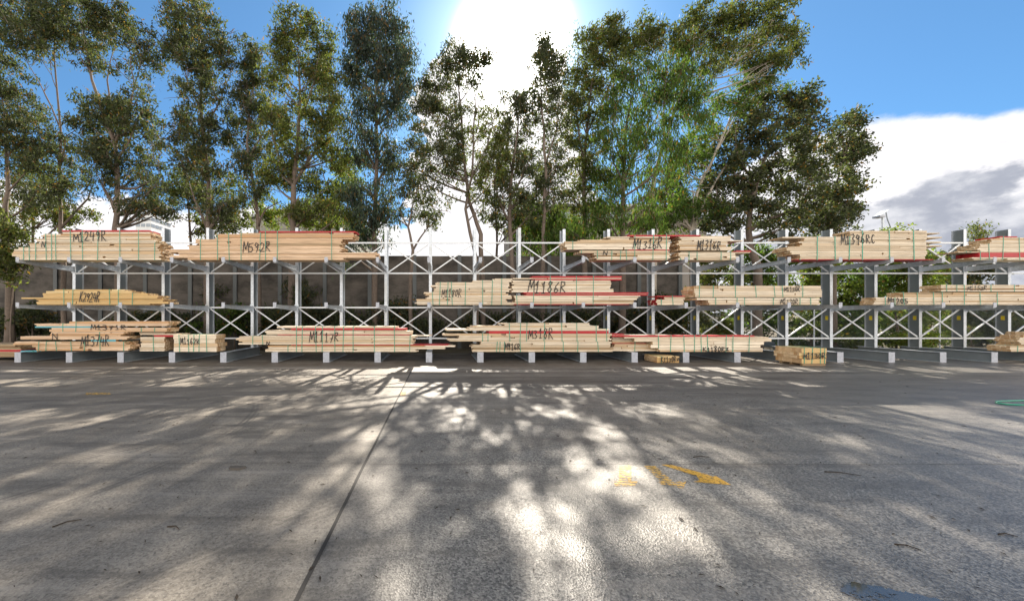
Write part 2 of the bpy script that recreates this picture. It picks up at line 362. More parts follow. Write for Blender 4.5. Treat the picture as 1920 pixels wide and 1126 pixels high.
# ------------------------------------------------------------------ cantilever rack
YF, YR = 12.58, 14.52
rack = thing('cantilever_rack', (0, YR, 0), 'long galvanised steel cantilever rack carrying timber packs along the yard', 'rack')
def SP(k): return X_(807 + 83.55 * k, YR)
KS = range(-8, 15)
ZT, ZM, ZB = 3.47, 1.945, .347
fl = .055
for k in KS:
    x = SP(k)
    top = 4.98 if k < 3 else 4.93
    c = MB()
    c.box(x - fl, x + fl, YR, YR + .014, .30, top); c.box(x - fl, x + fl, YR + .336, YR + .35, .30, top)
    col = c.build('column', M['galv'], rack, origin=(x, YR, 0))
    wb = MB(); wb.box(x - .007, x + .007, YR + .014, YR + .336, .30, top)
    wb.build('web', M['galv_dark'], col, origin=None).location = Vector((0, 0, 0)) - Vector((x, YR, 0))
    if k >= 3:
        sg = MB(); sg.box(x - .016, x - .008, YR + .12, YR + .22, 1.40, 1.56)
        sg.build('sign', M['yellow_sign'], rack)
    # base beam
    bb = MB(); bf = .10
    bb.box(x - bf, x + bf, YF + .016, YR + .6, 0.0, .014); bb.box(x - bf, x + bf, YF + .016, YR + .6, ZB - .022, ZB - .008)
    base = bb.build('base_beam', M['galv'], rack)
    bw = MB(); bw.box(x - .008, x + .008, YF + .016, YR + .6, .014, ZB - .022); bw.build('web', M['galv_dark'], base, origin=None).location = -Vector(base.parent.location) * 0 - base.location * 1 - rack.location
    ep = MB(); ep.box(x - bf - .004, x + bf + .004, YF, YF + .015, .0, ZB - .004)
    ep.build('end_plate', M['plate'], rack)
    # arms
    for zt in (ZT, ZM):
        a = MB(); af = .05; h0, h1 = .19, .10
        y0, y1 = YR - .006, YF + .012
        a.box(x - af, x + af, y1, y0, zt - .012, zt - .001)
        a.hexa([(x - af, y1, zt - h1 - .01), (x + af, y1, zt - h1 - .01), (x + af, y0, zt - h0 - .01), (x - af, y0, zt - h0 - .01),
                (x - af, y1, zt - h1), (x + af, y1, zt - h1), (x + af, y0, zt - h0), (x - af, y0, zt - h0)])
        a.hexa([(x - .02, y1 + .002, zt - h1), (x + .02, y1 + .002, zt - h1), (x + .02, y0, zt - h0), (x - .02, y0, zt - h0),
                (x - .02, y1 + .002, zt - .012), (x + .02, y1 + .002, zt - .012), (x + .02, y0, zt - .012), (x - .02, y0, zt - .012)])
        a.box(x - .075, x + .075, YR - .02, YR - .004, zt - .24, zt + .06)
        a.build('arm', M['galv'], rack)
        e = MB(); e.box(x - .055, x + .055, YF - .01, YF + .006, zt - .085, zt + .075)
        e.build('arm_tip', M['plate'], rack)
ZH = (4.40, 3.215, 1.885, .69)
for k in list(KS)[:-1]:
    x0, x1 = SP(k) + fl + .004, SP(k + 1) - fl - .004
    for zh in ZH:
        h = MB(); h.box(x0, x1, YR + .01, YR + .05, zh - .027, zh + .027); h.build('horizontal_brace', M['brace'], rack)
    for (za, zb) in ((4.34, 3.27), (1.83, .75)):
        for sgn, yo in ((1, .015), (-1, .062)):
            xa, xb = (x0 + .04, x1 - .04) if sgn > 0 else (x1 - .04, x0 + .04)
            q = MB(); dv = Vector((xb - xa, 0, zb - za)).normalized(); nv = Vector((-dv.z, 0, dv.x)) * .022
            A, B_ = Vector((xa, YR + yo, za)), Vector((xb, YR + yo, zb)); dy = Vector((0, .035, 0))
            q.hexa([A - nv, A + nv, A + nv + dy, A - nv + dy, B_ - nv, B_ + nv, B_ + nv + dy, B_ - nv + dy])
            q.build('diagonal_brace', M['brace'], rack)

# ------------------------------------------------------------------ timber packs
G = {
 'M': [[(0, 0), (.1, 1), (.32, .3), (.56, 1), (.68, 0)]], '1': [[(.08, .72), (.28, 1), (.27, 0)], [(.1, 0), (.45, 0)]],
 '2': [[(.02, .78), (.2, 1), (.45, .85), (.38, .5), (0, .02), (.55, .05)]], '3': [[(.02, .92), (.3, 1), (.46, .78), (.2, .55), (.5, .3), (.3, 0), (0, .08)]],
 '4': [[(.12, 1), (0, .42), (.55, .45)], [(.4, .85), (.36, 0)]], '5': [[(.52, 1), (.1, .98), (.08, .6), (.4, .58), (.48, .25), (.3, 0), (0, .05)]],
 '6': [[(.42, 1), (.12, .62), (.03, .2), (.25, 0), (.46, .22), (.26, .45), (.06, .28)]], '7': [[(0, .98), (.52, 1), (.2, 0)], [(.1, .5), (.46, .52)]],
 '8': [[(.45, .9), (.2, 1), (.06, .78), (.42, .3), (.24, 0), (.04, .22), (.45, .9)]], '9': [[(.45, .85), (.2, 1), (.05, .75), (.25, .52), (.45, .82), (.42, .4), (.28, 0)]],
 '0': [[(.24, 1), (.04, .6), (.1, .12), (.28, 0), (.46, .35), (.42, .85), (.24, 1)]], 'R': [[(.02, 0), (.04, 1), (.4, .96), (.44, .68), (.06, .5), (.55, 0)]],
 'C': [[(.5, .92), (.25, 1), (.05, .6), (.1, .15), (.3, 0), (.52, .12)]], 'K': [[(.02, 1), (.02, 0)], [(.46, 1), (.06, .46), (.54, 0)]],
 'N': [[(0, 0), (.06, 1), (.46, 0), (.52, 1)]], 'Z': [[(0, .9), (.55, .9), (.1, .3), (.6, .25), (.42, .45)]], '-': [[(0, .5), (.5, .5)]],
 'H': [[(.05, 0), (.1, 1)], [(.45, 0), (.48, 1)], [(.05, .5), (.5, .52)]],
}
def mark(parent, text, xa, xb, yt, yb, Yf, rng, sw=.022):
    """handwritten characters on the front boards, as thin raised ink strokes"""
    X0, X1, Z0, Z1 = X_(xa, Yf), X_(xb, Yf), Z_(yb, Yf), Z_(yt, Yf)
    n = len(text); cw = (X1 - X0) / n; y = Yf - .012; mb = MB(); sl_ = rng.uniform(-.12, .28); hv = [rng.uniform(.8, 1.22) for _ in text]; wv_ = rng.uniform(1.2, 1.5)
    for i, ch in enumerate(text):
        if ch not in G: continue
        j = rng.uniform(-.08, .08) * (Z1 - Z0)
        for st in G[ch]:
            pts = [Vector((X0 + cw * (i + .08) + a * cw * wv_ + (c - .5) * sl_ * (Z1 - Z0) * .6 + rng.uniform(-.007, .007), y, Z0 + j + c * (Z1 - Z0) * hv[i] + rng.uniform(-.008, .008))) for a, c in st]
            for a, c in zip(pts[:-1], pts[1:]):
                dd = (c - a); 
                if dd.length < 1e-5: continue
                dd.normalize(); nv = Vector((-dd.z, 0, dd.x)) * (sw / 2); a2, c2 = a - dd * sw * .4, c + dd * sw * .4
                dy = Vector((0, .003, 0))
                mb.hexa([a2 - nv, a2 + nv, a2 + nv + dy, a2 - nv + dy, c2 - nv, c2 + nv, c2 + nv + dy, c2 - nv + dy])
                y += 0
    mb.build('marking', M['ink'], parent)

GRP = 'strapped timber packs on the rack'
def pack(label, segs, zb, straps=(), marks=(), Yf=12.71, depth=.5, tone='pine', rag=.05, hb=.058, seed=1, name='timber_pack', group=GRP, core=True, end='end', swd=.020):
    """segs from the bottom up: (y of segment top in photo pixels, x left, x right, kind[, number of courses])"""
    rng = random.Random(seed)
    # the traced outlines include the visible end of a pack: bring the front row's inner end in by that much
    k_ = 1 + .8 * depth / Yf
    if name == 'timber_pack' and group: segs = [(q[0], PX + (q[1] - PX) * k_ if q[1] > 1150 else q[1], PX + (q[2] - PX) * k_ if q[2] < 500 else q[2]) + tuple(q[3:]) for q in segs]
    xm = X_(sum(s[1] + s[2] for s in segs) / (2 * len(segs)), Yf)
    root = thing(name, (xm, Yf, zb), label, 'timber pack', group)
    z = zb; cm = MB(); ext = []; reds = MB(); cnt = 0
    mats = [M[tone], M[end], M['red'], M['blue'], M['old']]
    code = {'w': 0, 'r': 2, 'b': 3, 'd': 4}
    for si, sg in enumerate(segs):
        yt, xl, xr, kd = sg[:4]
        zt = Z_(yt, Yf); tot = zt - z
        n = sg[4] if len(sg) > 4 else (1 if kd == 'r' else max(1, round(tot / hb)))
        hs = [rng.choice((.8, 1, 1, 1.3)) if n > 2 else 1 for _ in range(n)]; k = tot / sum(hs); hs = [h * k for h in hs]
        for h in hs:
            L, Rr = X_(xl, Yf) + rng.uniform(-rag, rag), X_(xr, Yf) + rng.uniform(-rag, rag) * .6
            z1 = z + h - .007
            pieces = [(L, Rr)]
            if kd == 'w' and Rr - L > 1.6 and rng.random() < .5:
                q = L + (Rr - L) * rng.uniform(.15, .85); pieces = [(L, q - rng.uniform(.002, .05)), (q + rng.choice((0, 0, .02, .12)), Rr)]
            for (a, c) in pieces:
                bm = MB(); yj = rng.choice((0, .002, .004, .006, .010, .018, .03)) if kd != 'r' else 0
                mi = code[kd]
                sk = rng.uniform(-.003, .003)
                bm.box(a, c, Yf + yj, Yf + .092, z, z1, 0, 1)
                bmats = [mats[mi], M[end] if kd != 'r' else M['red']]
                if kd == 'w' and rng.random() < .05: bmats[0] = M['old'] if rng.random() < .6 else M['end']
                bm.build('board', bmats, root); cnt += 1
            if core:
                yy = Yf + .096
                while yy < Yf + depth:
                    wd = .118
                    cm.box(L + rng.uniform(-rag, rag) * .6, Rr + rng.uniform(-rag, rag) * .6, yy, yy + wd - .004, z, z1, mi if rng.random() > .25 or mi else 0, 1 if kd != 'r' else 2)
                    yy += wd
            ext.append((L, Rr, z, z + h)); z += h
    if core and cm.v:
        o = cm.build('stacked_boards', mats, root); o['kind'] = 'stuff'
    for sx in straps:
        X = X_(sx, Yf); zz = [(e[2], e[3]) for e in ext if e[0] + .02 < X < e[1] - .02]
        if not zz: continue
        z0 = zz[0][0]; z1 = z0
        for a, c in zz:
            if a <= z1 + .012: z1 = c
        sb = MB(); ln = rng.uniform(-.03, .03) if z1 - z0 > .3 else 0; s2 = swd / 2
        y0, y1 = Yf - .006, Yf - .002
        sb.hexa([(X - s2, y0, z0 - .004), (X + s2, y0, z0 - .004), (X + s2, y1, z0 - .004), (X - s2, y1, z0 - .004),
                 (X + ln - s2, y0, z1 + .003), (X + ln + s2, y0, z1 + .003), (X + ln + s2, y1, z1 + .003), (X + ln - s2, y1, z1 + .003)])
        sb.box(X + ln - s2, X + ln + s2, Yf - .001, Yf + depth, z1 - .003, z1 + .003)
        sb.box(X - s2, X + s2, Yf - .001, Yf + depth, z0 - .005, z0 - .001)
        sb.build('strap', M['strap'], root)
    for mk in marks: mark(root, *mk[:5], Yf, rng, *(mk[5:] or ()))
    return root
LV = {}
# top level
pack('timber pack marked M1249R, leftmost on the top arms, stepped at its left end', [(480, 34, 315, 'w'), (470, 18, 315, 'w'), (463, 30, 312, 'w'), (455, 56, 316, 'w'), (447, 70, 306, 'w'), (438, 80, 300, 'w'), (434.4, 120, 296, 'w'), (431, 120, 295, 'r')],
     ZT, [44, 55, 67, 87, 97, 105, 133, 155, 183, 225, 260, 290, 306], [('M1249R', 137, 200, 435, 452, .026), ('N', 78, 87, 453, 463)], rag=.10, seed=1)
pack('long brownish timber pack marked M592R on the top arms, second from the left', [(483, 345, 640, 'w'), (478, 313, 704, 'w'), (473, 330, 704, 'w'), (467, 313, 640, 'w'), (459, 352, 640, 'w'), (448, 368, 640, 'w'), (438, 402, 664, 'w'), (436, 448, 660, 'w'), (433, 490, 666, 'r')],
     ZT, [376, 408, 430, 452, 487, 498, 520, 622], [('M592R', 455, 508, 455, 472, .024)], rag=.13, seed=2, tone='pink')
pack('timber pack marked M1316R with red boards on top, left one of the two so marked', [(474, 1118, 1256, 'w'), (469.5, 1090, 1256, 'w'), (467.5, 1165, 1256, 'r'), (463, 1062, 1256, 'w'), (452, 1062, 1256, 'w'), (449, 1090, 1256, 'w'), (445.5, 1142, 1256, 'w'), (443, 1142, 1256, 'w'), (440, 1166, 1312, 'r')],
     ZT, [1074, 1090, 1120, 1147, 1163, 1175, 1190, 1224, 1249], [('M1316R', 1187, 1242, 448, 466, .026), ('N', 1130, 1141, 470, 479)], rag=.08, seed=3)
pack('timber pack marked M1316R with a stub of red board at its right end', [(480, 1260, 1384, 'w'), (474, 1260, 1378, 'w'), (472, 1260, 1406, 'w'), (469, 1365, 1407, 'r'), (462, 1260, 1372, 'w'), (452, 1258, 1364, 'w'), (450, 1258, 1392, 'w'), (441.5, 1262, 1370, 'w')],
     ZT, [1276, 1292, 1307, 1352, 1370], [('M1316R', 1307, 1352, 452, 468, .026)], rag=.05, seed=4)
pack('pale timber pack marked M1396RC on the top arms at right, a few boards sticking out', [(485.5, 1470, 1750, 'r'), (477, 1480, 1736, 'w'), (470, 1464, 1738, 'w'), (462, 1456, 1738, 'w'), (459.5, 1480, 1767, 'w'), (455, 1484, 1738, 'w'), (452, 1480, 1767, 'w'), (446, 1486, 1738, 'w'), (443.5, 1448, 1766, 'w'), (438, 1572, 1738, 'w'), (436, 1572, 1762, 'w'), (432, 1570, 1738, 'w')],
     ZT, [1500, 1532, 1566, 1592, 1617, 1668, 1714], [('M1396RC', 1576, 1642, 441, 457, .026)], rag=.04, seed=5, swd=.03)
pack('timber pack with a broad red band at the right edge of the top level', [(482, 1795, 1990, 'w'), (473, 1802, 1990, 'r'), (471, 1770, 1990, 'w'), (465, 1804, 1990, 'w'), (457, 1804, 1990, 'w'), (447, 1826, 1990, 'w'), (445, 1840, 1990, 'w'), (442.5, 1845, 1908, 'r')],
     ZT, [1812, 1820, 1838, 1855, 1880, 1912], [], rag=.07, seed=6)
# middle level
pack('yellowish timber pack marked K2924R, leftmost on the middle arms', [(569, 72, 300, 'w'), (565, 74, 330, 'w'), (560, 72, 322, 'w'), (557, 43, 312, 'w'), (553, 82, 312, 'w'), (549, 84, 290, 'w'), (545, 88, 268, 'w'), (542, 98, 250, 'w')],
     ZM, [120, 136, 206, 222, 248], [('K2924R', 150, 188, 548, 565, .022)], rag=.12, seed=7, tone='yellow', hb=.06)
pack('ragged end timber pack marked M1180R left of the one marked M1186R', [(566, 786, 960, 'w'), (560, 784, 952, 'w'), (553, 800, 960, 'w'), (547, 796, 952, 'w'), (540, 812, 958, 'w'), (534, 814, 955, 'w'), (528.5, 818, 956, 'w'), (525, 890, 957, 'w'), (521.5, 928, 957, 'w')],
     ZM, [812, 824, 839, 848, 872, 905, 922, 940], [('M1180R', 828, 866, 543, 556, .018)], rag=.12, seed=8)
pack('large timber pack marked M1186R with thin red boards through it', [(569.5, 964, 1180, 'r'), (562, 964, 1190, 'w'), (556, 964, 1196, 'w'), (553.5, 964, 1200, 'w'), (551, 986, 1214, 'r'), (550, 986, 1212, 'w'), (547.5, 982, 1216, 'r'), (541, 962, 1150, 'w'), (533, 962, 1144, 'w'), (525, 962, 1146, 'w'), (522.6, 1000, 1168, 'r'), (520.5, 962, 1164, 'w'), (517, 1000, 1166, 'r')],
     ZM, [970, 1000, 1033, 1081, 1112], [('M1186R', 990, 1062, 527, 548, .028)], rag=.05, seed=9)
pack('short timber pack with red painted left end on the middle arms', [(567, 1220, 1282, 'w'), (561, 1218, 1282, 'w'), (556, 1234, 1284, 'w'), (554, 1218, 1284, 'r')],
     ZM, [1240, 1262], [], Yf=12.9, depth=.5, rag=.03, seed=10, end='red')
pack('lower one of two timber packs marked M1130R stacked on the middle arms', [(567, 1312, 1538, 'w'), (562, 1310, 1536, 'w'), (558, 1290, 1538, 'w')],
     ZM, [1342, 1382, 1396, 1450, 1500, 1520], [('M1130R', 1463, 1496, 560, 570, .018)], rag=.03, seed=11, hb=.08, depth=.6)
zz = Z_(556.6, 12.71)
pack('upper one of two timber packs marked M1130R stacked on the middle arms', [(549, 1286, 1541, 'w'), (541, 1284, 1541, 'w'), (535, 1288, 1541, 'w')],
     zz, [1311, 1337, 1379, 1418, 1453, 1468, 1505], [('M1130R', 1470, 1500, 537, 546, .018)], rag=.02, seed=12, hb=.09, depth=.6)
pack('timber pack marked M1205 on the middle arms at right', [(569, 1622, 1990, 'w'), (563, 1622, 1990, 'w'), (557, 1626, 1990, 'w'), (547.5, 1674, 1990, 'w')],
     ZM, [1660, 1678, 1695, 1720, 1751, 1767, 1808, 1838, 1870], [('M1205', 1664, 1703, 559, 568.5, .026)], rag=.05, seed=13, depth=.35)
pack('long timber pack marked M1152R lying on top of the pack marked M1205', [(540, 1736, 1990, 'w'), (533.5, 1733, 1990, 'w')],
     Z_(546, 12.71), [1748, 1775, 1794, 1808, 1858, 1902], [('M1152R', 1813, 1850, 536, 544, .016)], rag=.06, seed=14, depth=.55)
# bottom level
pack('dark weathered boards heaped on the ground at the far left', [(664, -60, 38, 'd'), (659, -60, 34, 'd'), (655, -60, 41, 'r'), (650, -60, 38, 'd'), (645, -60, 26, 'd')],
     .12, [], [], Yf=13.1, rag=.08, seed=15, tone='old', group=None, depth=.9)
pack('lower left timber pack marked M1374R with blue tinted boards', [(657, 40, 92, 'b', 1), (650, 66, 262, 'w'), (646, 60, 262, 'w'), (640, 30, 252, 'w'), (636, 168, 238, 'b', 1), (630, 34, 256, 'w'), (627, 90, 248, 'w'), (622, 98, 248, 'w')],
     ZB, [62, 72, 86, 106, 134, 158, 188, 232], [('M1374R', 152, 206, 631, 648, .024), ('N', 97, 112, 625, 636)], Yf=12.68, rag=.14, seed=16, tone='pink', hb=.055)
pack('timber pack marked M1371R lying behind and on top of the pack marked M1374R', [(617, 92, 326, 'w'), (614, 96, 330, 'w'), (611, 62, 192, 'b', 1), (606, 70, 330, 'w'), (602, 128, 328, 'w')],
     Z_(621.5, 12.78), [118, 142, 265, 290], [('M1371R', 170, 238, 610, 618, .022)], Yf=12.78, rag=.1, seed=17, tone='pink', hb=.055)
pack('timber pack with a red board on top between the ones marked M1374R and M1162R', [(650, 262, 324, 'w'), (640, 264, 324, 'w'), (631, 262, 324, 'w'), (627.5, 288, 346, 'r'), (625, 262, 352, 'w'), (622, 262, 324, 'w')],
     ZB, [288], [], Yf=12.9, rag=.03, seed=18)
pack('short timber pack marked M1162R on the base beams', [(650, 325, 418, 'w'), (643, 325, 420, 'w'), (635, 325, 416, 'w'), (627, 325, 418, 'w')],
     ZB, [337, 354, 363, 373, 388, 408], [('M1162R', 338, 375, 633, 645, .02)], rag=.02, seed=19, hb=.12)
pack('wide timber pack marked M1117R with three red lines on the base beams', [(654, 492, 780, 'w'), (650, 502, 836, 'w'), (647, 500, 852, 'w'), (645.4, 540, 838, 'r'), (640, 452, 776, 'w'), (630, 446, 776, 'w'), (628, 486, 806, 'w'), (626.4, 524, 772, 'r'), (620, 500, 770, 'w'), (618.4, 496, 762, 'w'), (614.6, 540, 762, 'r'), (611, 520, 744, 'w')],
     ZB, [474, 493, 540, 556, 566, 593, 604, 628, 643, 662, 702, 740, 768], [('M1117R', 580, 636, 622, 640, .024), ('N', 499, 507, 641, 647)], rag=.12, seed=20, hb=.06)
pack('bottom timber pack marked M916R, under the one marked M318R', [(651, 888, 1148, 'w'), (646, 886, 1146, 'w'), (640, 902, 1146, 'w')],
     ZB, [931, 937, 946, 976, 1020, 1056, 1083, 1122], [('M916R', 946, 976, 645, 656, .022)], Yf=12.69, rag=.07, seed=21, hb=.06)
pack('timber pack marked M318R across a thick red board', [(634, 838, 1144, 'w'), (629, 856, 1144, 'w'), (625, 836, 1146, 'w'), (619.6, 920, 1140, 'r'), (616, 840, 1140, 'w'), (610, 884, 1122, 'w'), (605, 944, 1108, 'w')],
     Z_(639.6, 12.71), [905, 915, 956, 975, 987, 1020, 1054, 1082, 1118, 1138], [('M318R', 990, 1038, 617, 634, .024)], rag=.1, seed=22, hb=.055)
pack('narrow boards with a red top between the packs marked M318R and K1180R', [(650, 1146, 1262, 'w'), (644, 1150, 1262, 'w'), (642.4, 1150, 1212, 'r'), (632, 1146, 1262, 'w'), (627, 1146, 1262, 'w'), (625, 1120, 1170, 'r')],
     ZB, [1190], [], Yf=12.95, rag=.05, seed=23)
pack('timber pack marked K1180R on the base beams, topped with long red boards', [(652, 1224, 1430, 'w'), (646, 1208, 1428, 'w'), (640, 1210, 1434, 'w'), (634, 1180, 1446, 'w'), (631, 1160, 1440, 'w'), (628, 1148, 1414, 'r')],
     ZB, [1235, 1257, 1283, 1302, 1315, 1327, 1361, 1374, 1404], [('K1180RZ', 1318, 1366, 650, 658, .024)], rag=.05, seed=24, hb=.08)
pack('small bundle marked K1130R on the ground under the base beams', [(676, 1233, 1274, 'w'), (671, 1232, 1274, 'w'), (667.5, 1233, 1274, 'w')],
     .01, [1240], [('K1130RZ', 1239, 1273, 669, 678, .02)], Yf=12.40, depth=.7, rag=.01, seed=25, tone='yellow', group=None, hb=.05)
# pack on bearers in front of the rack
gp = pack('timber pack marked M1130R on wooden bearers on the ground in front of the rack', [(672, 1503, 1549, 'w'), (661, 1500, 1551, 'w'), (652, 1503, 1550, 'w')],
     .075, [1508, 1522, 1538, 1546], [('M1130R', 1505, 1548, 662, 672, .024)], Yf=11.72, depth=.86, rag=.01, seed=26, tone='yellow', group=None, hb=.11)
bx = MB()
for (ya, yb) in ((11.74, 11.82), (12.1, 12.18), (12.46, 12.54)): bx.box(X_(1506, 11.72), X_(1549, 11.72), ya, yb, .001, .072)
bx.build('bearer', M['old'], gp)
pack('timber pack cut by the right edge of the photo on the base beams', [(651, 1862, 1990, 'w'), (648, 1864, 1990, 'w'), (640, 1880, 1990, 'w'), (632, 1878, 1990, 'w'), (628, 1886, 1990, 'w'), (622, 1898, 1990, 'w')],
     ZB, [1908], [], Yf=12.75, rag=.06, seed=27)

# ------------------------------------------------------------------ wall behind the trees
WY = 18.0
m, nb, p = mat('concrete_wall')
pp = nb.pos(); wz = nb.xyz(pp)[2]
lines = nb.smooth(nb.m('ABSOLUTE', nb.m('SUBTRACT', nb.m('FRACT', nb.m('MULTIPLY', wz, 2.0)), .5)), .47, .5)
st = nb.noise(nb.mapv(pp, (.5, 1, .9)), 1.6, 8, .7)
cw = nb.mix(nb.smooth(st, .3, .7), (.028, .025, .022), (.112, .098, .086))
cw = nb.mix(nb.m('MULTIPLY', lines, .55), cw, (.05, .045, .04))
nb.l.new(cw, p.inputs['Base Color']); p.inputs['Roughness'].default_value = .9
M['wallc'] = m
M['wallpost'] = simple('steel_wall_post', (.09, .10, .105), .6, metal=.2, var=.2, scale=2)
wall = thing('retaining_wall', (0, WY, 0), 'high grey concrete panel wall standing behind the tree trunks', 'wall')
ztop = Z_(479, WY)
posts = [X_(-150 + 84.3 * i, WY) for i in range(18)]
xe = X_(1276, WY)
for i, xp in enumerate(posts):
    if xp > xe: break
    nx = min(posts[i + 1], xe) if i + 1 < len(posts) else xe
    q = MB(); yo = R.uniform(0, .03)
    q.box(xp + .09, nx - .09, WY + .05 + yo, WY + .20 + yo, -.05, ztop - (0 if i > 2 else .02) - R.uniform(0, .02)); q.build('panel', M['wallc'], wall)
    q = MB(); q.box(xp - .09, xp + .09, WY, WY + .02, -.05, ztop + .02); q.box(xp - .02, xp + .02, WY + .02, WY + .26, -.05, ztop + .02); q.box(xp - .09, xp + .09, WY + .26, WY + .28, -.05, ztop + .02)
    q.build('post', M['wallpost'], wall)
q = MB(); q.box(xe - .09, xe + .09, WY, WY + .28, -.05, ztop + .02); q.build('post', M['wallpost'], wall)

# ------------------------------------------------------------------ buildings beyond
M['pale'] = simple('pale_cladding', (.58, .60, .62), .6, var=.08, scale=1)
M['glass'] = simple('office_glass', (.22, .26, .31), .15, var=.2, scale=.5)
M['cream'] = simple('cream_wall', (.55, .52, .46), .8, var=.08)
M['dullcream'] = simple('weathered_cladding', (.26, .26, .22), .8, var=.2)
M['greyroof'] = simple('grey_metal_roof', (.30, .32, .33), .5, var=.1)
M['brownwall'] = simple('brown_grey_wall', (.20, .18, .16), .8, var=.15, scale=.8)
def building(name, label, px0, px1, ytop, Y, dep, wm, gable=0, rows=(), side=True):
    xa, xb, zt = X_(px0, Y), X_(px1, Y), Z_(ytop, Y)
    rt = thing(name, ((xa + xb) / 2, Y, 0), label, 'building')
    q = MB(); q.box(xa, xb, Y, Y + dep, -.03, zt); q.build('wall', wm, rt)
    q = MB()
    if gable:
        zm = zt + gable; xm = (xa + xb) / 2
        k = [(xa - .3, zt - .02), (xm, zm), (xb + .3, zt - .02), (xb + .3, zt + .12), (xm, zm + .16), (xa - .3, zt + .12)]
        for (y0, y1) in ((Y - .3, Y + dep + .3),):
            q.prism(k, y0, y1, lambda a, c, yy: (a, yy, c))
        q2 = MB(); q2.prism([(xa, zt), (xb, zt), (xm, zm)], Y + .01, Y + dep, lambda a, c, yy: (a, yy, c)); q2.build('gable', wm, rt)
    else: q.box(xa - .15, xb + .15, Y - .15, Y + dep + .15, zt, zt + .25)
    q.build('roof', M['greyroof'], rt)
    for (ya, yb, n) in rows:
        z1, z0 = Z_(ya, Y), Z_(yb, Y); wd = (xb - xa) / n
        for i in range(n):
            q = MB(); q.box(xa + wd * (i + .10), xa + wd * (i + .90), Y - .04, Y + .02, z0, z1)
            wo = q.build('window', M['glass'], rt)
        if side:
            nd = max(2, int(dep / (wd))) 
            for i in range(nd):
                dd = dep / nd; q = MB(); q.box(xb - .02, xb + .04, Y + dd * (i + .1), Y + dd * (i + .9), z0, z1); q.build('window', M['glass'], rt)
    return rt
building('office_building', 'distant multi storey grey office block seen between trees at left', 254, 283, 376, 62, 4.6, M['pale'], rows=((381, 389, 3), (394, 401, 3), (407, 413, 3), (419, 425, 3)))
building('warehouse', 'low pale warehouse with a shallow gable behind the M592R pack', 470, 655, 410, 34, 14, M['dullcream'], gable=1.0, rows=())
building('brick_building', 'long dark building behind the weeping trees in the middle', 985, 1325, 388, 36, 12, M['brownwall'], rows=((398, 410, 16),), side=False)
building('storage_shed', 'cream shed showing behind the braces where the wall ends', 1322, 1420, 592, 30, 6, M['cream'], rows=((602, 612, 3),))

# solar light
sl = thing('solar_light', tuple(at(1655, 590, 24))[:2] + (0,), 'solar powered floodlight on a pole above the M1396RC pack', 'lamp post')
sl.location = (X_(1655, 24), 24, 0)
q = MB(); q.tube([(X_(1655, 24), 24, 0), (X_(1655, 24), 24, Z_(402, 24))], .07, 8); q.build('pole', M['galv'], sl)
q = MB(); c0 = at(1652, 402, 24)
q.hexa([c0 + Vector(v) for v in ((-.30, -.22, -.16), (.26, -.22, .22), (.26, .22, .22), (-.30, .22, -.16), (-.30, -.22, -.11), (.23, -.22, .27), (.23, .22, .27), (-.30, .22, -.11))]); q.build('solar_panel', M['galv'], sl)
q = MB(); q.box(c0.x - .34, c0.x + .02, 23.75, 24.2, c0.z - .22, c0.z - .10); q.build('lamp_head', M['plate'], sl)
q = MB(); q.tube([c0 + Vector((.28, 0, .3)), c0 + Vector((.4, 0, -.3)), c0 + Vector((.62, 0, -.85))], .03, 6); q.build('bracket', M['galv_dark'], sl)

# chain link fence on the right
FY = 16.9
fence = thing('chain_link_fence', (X_(1300, FY), FY, 0), 'galvanised chain link fence in front of the shrubs at right', 'fence')
q = MB(); xa, xb = X_(1292, FY), X_(2000, FY); hgt = 1.85; sp = .11
n = int((xb - xa) / sp)
for i in range(-int(hgt / sp), n):
    for sg in (1, -1):
        x0 = xa + i * sp; x1 = x0 + hgt
        z0, z1 = (0.03, hgt) if sg > 0 else (hgt, .03)
        if x0 < xa: t = (xa - x0) / hgt; z0 = z0 + (z1 - z0) * t; x0 = xa
        if x1 > xb: continue
        q.tube([(x0, FY + sg * .003, z0), (x1, FY + sg * .003, z1)], .0016, 3, False)
q.build('wire_mesh', M['galv'], fence)
for i in range(7):
    q = MB(); xx = xa + (xb - xa) * i / 6; q.tube([(xx, FY + .04, -.02), (xx, FY + .04, hgt + .06)], .03, 7); q.build('post', M['galv'], fence)
q = MB(); q.tube([(xa, FY + .04, hgt), (xb, FY + .04, hgt)], .02, 6); q.build('rail', M['galv'], fence)

